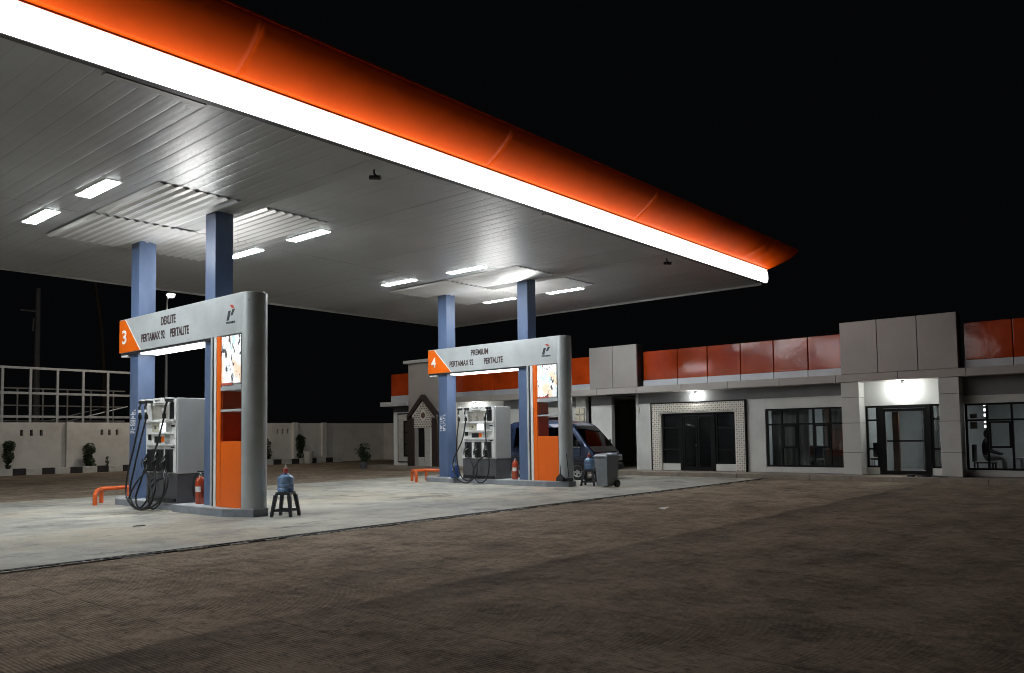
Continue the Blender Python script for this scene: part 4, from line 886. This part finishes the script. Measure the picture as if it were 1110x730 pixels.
en = thing('end_wing', 'small end wing with red parapet panel and framed brown window', 'building', (25.6, 28.5, 0))
def eadd(o): return tadd(o, en, (-25.6, -28.5, 0))
eadd(B('wing_wall', 'wall_white', 25.3, 32, 27.76, 29.2, .15, 2.93)); eadd(B('wing_eave', 'clad_strip', 24.85, 32, 27.76, 29.66, 2.932, 3.13, None, .008))
eadd(B('strip_panel', 'clad_strip', 25.15, 25.4, 27.77, 28.45, 3.14, 3.43, None, .006)); eadd(B('strip_panel', 'clad_strip', 25.15, 25.4, 28.46, 29.2, 3.14, 3.43, None, .006))
eadd(B('red_panel', 'red_panel', 25.17, 25.4, 27.77, 29.2, 3.435, 4.46, None, .01))
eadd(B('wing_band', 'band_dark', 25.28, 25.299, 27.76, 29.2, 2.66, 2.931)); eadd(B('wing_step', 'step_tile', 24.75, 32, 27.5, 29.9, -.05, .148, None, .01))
for (a, b, c_, d_) in ((27.78, 28.86, 2.55, 2.60), (28.82, 28.86, .34, 2.55), (27.78, 28.86, .30, .34)): eadd(B('window_outline', 'black_frame', 25.25, 25.299, a, b, c_, d_))
for k in range(20):
    eadd(B('pale_brick', 'brick_white', 25.24, 25.298, 28.46, 28.81, .345 + k * .11, .447 + k * .11, None, .006))
eadd(B('pale_lintel', 'brick_white', 25.24, 25.298, 27.8, 28.455, 2.25, 2.54, None, .006)); eadd(B('pale_sill', 'brick_white', 25.24, 25.298, 27.8, 28.455, .345, .55, None, .006))
wf = eadd(B('window_frame', 'black_frame', 25.26, 25.297, 27.8, 28.45, .56, 2.24)); 
for z0, z1 in ((.64, 1.12), (1.18, 1.66), (1.72, 2.16)): eadd(B('pane', 'brown_post', 25.252, 25.259, 28.0, 28.34, z0, z1))

# ================================================================== PERIMETER WALL, KERB, PLANTING
pwl = thing('perimeter_wall', 'plastered boundary wall with small slot openings behind the kerb', 'wall', (20, 41.5, 0))
def wadd(o): return tadd(o, pwl, (-20, -41.5, 0))
edges = [2, 7.2, 11.3, 15.4, 19.6, 23.9, 28.1, 30.2, 35.3]
slotx = [(8.6, 9.0, 9.4), (12.6, 13.0, 13.4), (13.35, 13.76, 14.18), (16.95, 17.35, 17.72), (21.2, 21.6, 22.0), (27.55, 27.95, 28.35), (0,), (0,)]
for i in range(len(edges) - 1):
    a, b = edges[i], edges[i + 1]; sl = [s_ for s_ in (8.6, 9.0, 9.4, 13.35, 13.76, 14.18, 16.93, 17.30, 17.67, 21.2, 21.6, 22.0, 26.95, 27.3, 27.65) if a < s_ < b]
    wm = MB(); zt = 2.41
    if sl:
        xs_ = [a + .0] + [v for s_ in sl for v in (s_ - .065, s_ + .065)] + [b]
        wm.box(a, b, 41.5, 41.7, -.1, 1.78); wm.box(a, b, 41.5, 41.7, 2.06, zt)
        for k in range(0, len(xs_), 2): wm.box(xs_[k], xs_[k + 1], 41.5, 41.7, 1.78, 2.06)
    else: wm.box(a, b, 41.5, 41.7, -.1, zt)
    wadd(wm.build('wall_section', 'perimeter'))
    if i: wadd(B('pilaster', 'perimeter', a - .16, a + .16, 41.34, 41.499, -.1, 2.44, None, .01))
    if sl: wadd(B('slot_backing', 'kerb_black', sl[0] - .2, sl[-1] + .2, 41.72, 41.75, 1.7, 2.1))
wadd(B('wall_return', 'perimeter', 35.05, 35.3, 30, 41.49, -.1, 2.41))
kb = thing('painted_kerb', 'kerb of alternating black and white blocks before the boundary wall', 'kerb', (20, 40.4, 0))
blk = {}
x = 3.0; k = 0
while x < 30.2:
    wdt = .68 if k % 2 else .53
    if k % 2 not in blk:
        blk[k % 2] = B('kerb_block', 'kerb_white' if k % 2 else 'kerb_black', 0, wdt - .012, 0, .25, -.02, .30, kb, .02); o = blk[k % 2]
    else:
        o = blk[k % 2].copy(); COL.objects.link(o)
    o.parent = kb; o.location = (x - 20, random.uniform(-.01, .01), random.uniform(-.012, .012)); x += wdt; k += 1
struct(B('planting_bed', 'soil', 2, 30.2, 40.65, 41.49, -.02, .22))
def shrub(lab, loc, r, h, n, name='shrub', pot=False, seed=1):
    rr = random.Random(seed); t = thing(name, lab, 'shrub', loc)
    st_ = MB(); z0 = 0
    if pot:
        MB().lathe((0, 0, 0), [(.13, 0), (.19, .30), (.21, .30), (.21, .34), (.17, .34)], 16).build('pot', 'kerb_white' if pot == 'w' else 'charcoal', t); z0 = .3
    st_.tube([(0, 0, z0), (.02, .01, z0 + h * .4), (0, .02, z0 + h * .8)], [.03, .022, .01], 7)
    for k in range(7):
        a = rr.uniform(0, 6.28); z = z0 + h * rr.uniform(.2, .6); st_.tube([(0, 0, z), (r * .6 * math.cos(a), r * .6 * math.sin(a), z + h * .2)], [.014, .006], 5)
    st_.build('stem', 'bark', t)
    lf = MB()
    lobes = [(rr.uniform(-.35, .35) * r, rr.uniform(-.35, .35) * r, z0 + h * rr.uniform(.10, .95), rr.uniform(.30, .75)) for _ in range(14)]
    for k in range(n):
        lx, ly, lz, lr = rr.choice(lobes); d = Vector((rr.gauss(0, 1), rr.gauss(0, 1), rr.gauss(0, 1))).normalized() * r * lr * rr.uniform(.55, 1) ** .5
        c_ = Vector((lx, ly, lz)) + d; c_.z = max(c_.z, z0 + .06); u = Vector((rr.gauss(0, 1), rr.gauss(0, 1), rr.gauss(0, .6))).normalized(); v = u.orthogonal().normalized(); s_ = rr.uniform(.045, .085)
        lf.add([c_ - u * s_, c_ + v * s_ * .45, c_ + u * s_, c_ - v * s_ * .45], [(0, 1, 2, 3)])
    lf.build('crown', 'leaf', t)
shrub('dense dark shrub against the boundary wall, left of the blue column', (16.15, 41.05, .22), .33, 1.05, 1500, seed=1)
shrub('shrub at the left edge of the picture before the boundary wall', (13.0 - .35, 40.95, .22), .33, 1.3, 1300, seed=2)
shrub('tall dark shrub before the wall, right of gantry three', (28.15, 40.95, .22), .33, 1.45, 1700, seed=3)
shrub('dark shrub half hidden behind the nose of gantry three', (25.75, 40.95, .22), .40, 1.2, 1300, seed=6)
shrub('small spiky plant in a dark pot beside the end wing', (24.35, 30.3, 0), .42, .75, 700, 'potted_plant', 'd', 4)
shrub('thin weedy sprout before the wall left of the blue column', (17.05, 41.1, .22), .10, .5, 60, 'weed', False, 8)
tag(MB().lathe((28.05, 40.0, 0), [(.20, 0), (.24, .1), (.26, .62), (.30, .63), (.30, .70), (.24, .70)], 18).build('white_pot', 'kerb_white'), 'round white concrete pot standing at the kerb', 'pot')
# --- galvanised steel frame behind the wall
for (yb, zs, label, mm, off, x1) in ((43.0, (2.72, 3.86, 5.08), 'tall grey steel lattice frame rising right behind the boundary wall', 'galv_steel', 0, 19.0), (46.5, (2.6, 3.4, 4.3), 'second dimmer steel frame standing farther behind the boundary wall', 'concrete_pole', .55, 20.2)):
    t = thing('steel_frame', label, 'frame', (10, yb, 0), 'steel frames')
    r_ = .055 if mm == 'galv_steel' else .035
    for z in zs: MB().box(-9.0, x1 - 10, -r_, r_, z - r_, z + r_).build('rail', mm, t)
    x = 12.87 + off - 1.2 * 9
    while x < x1 + .1:
        MB().box(x - 10 - r_, x - 10 + r_, -r_ - .003, r_ + .003, -.1, zs[-1] + r_ - .01).build('post', mm, t); x += 1.21
    MB().tube([(5.9, .15, 2.5), (8.9, .15, 3.3)], .03, 6).build('brace', mm, t)
# --- poles
lp = thing('lamp_post', 'slim lamp post with a lit warm lamp seen over gantry three', 'lamp post', (18.47, 38, 0))
MB().tube([(0, 0, 0), (0, 0, 5), (0, 0, 8.1)], [.08, .06, .04], 12).build('post', 'galv_steel', lp)
MB().tube(smooth_path([(0, 0, 8.1), (.03, 0, 8.4), (.2, .12, 8.62)], 5), .04, 8).build('arm', 'galv_steel', lp)
MB().box(.10, .48, .02, .40, 8.66, 8.74).build('lamp_head', 'dark_trim', lp, .02); MB().lathe((.29, .2, 8.655), [(.17, 0), (.17, -.06), (.12, -.13), (.0, -.16)], 16).build('lamp_lens', 'warm_lamp_glow', lp)
ut = thing('utility_pole', 'grey concrete utility pole with crossarm behind the steel frame', 'pole', (20.15, 60, 0))
MB().tube([(0, 0, 0), (0, 0, 12.0)], [.24, .15], 12).build('pole_shaft', 'concrete_pole', ut); MB().box(-1.1, .15, -.05, .05, 10.35, 10.45).build('crossarm', 'concrete_pole', ut); MB().tube([(-.3, -.15, 9.9), (-.35, -.15, 9.0)], .06, 8).build('cable_box', 'concrete_pole', ut)
u2 = thing('palm_trunk', 'faint bare tall trunk in the dark behind the steel frame', 'tree', (24.4, 60, 0)); MB().tube(smooth_path([(.3, 0, 0), (.2, 0, 5), (0, 0, 9), (-.55, 0, 13)], 5), [.22 - .006 * k for k in range(16)], 10).build('trunk', 'bark', u2)
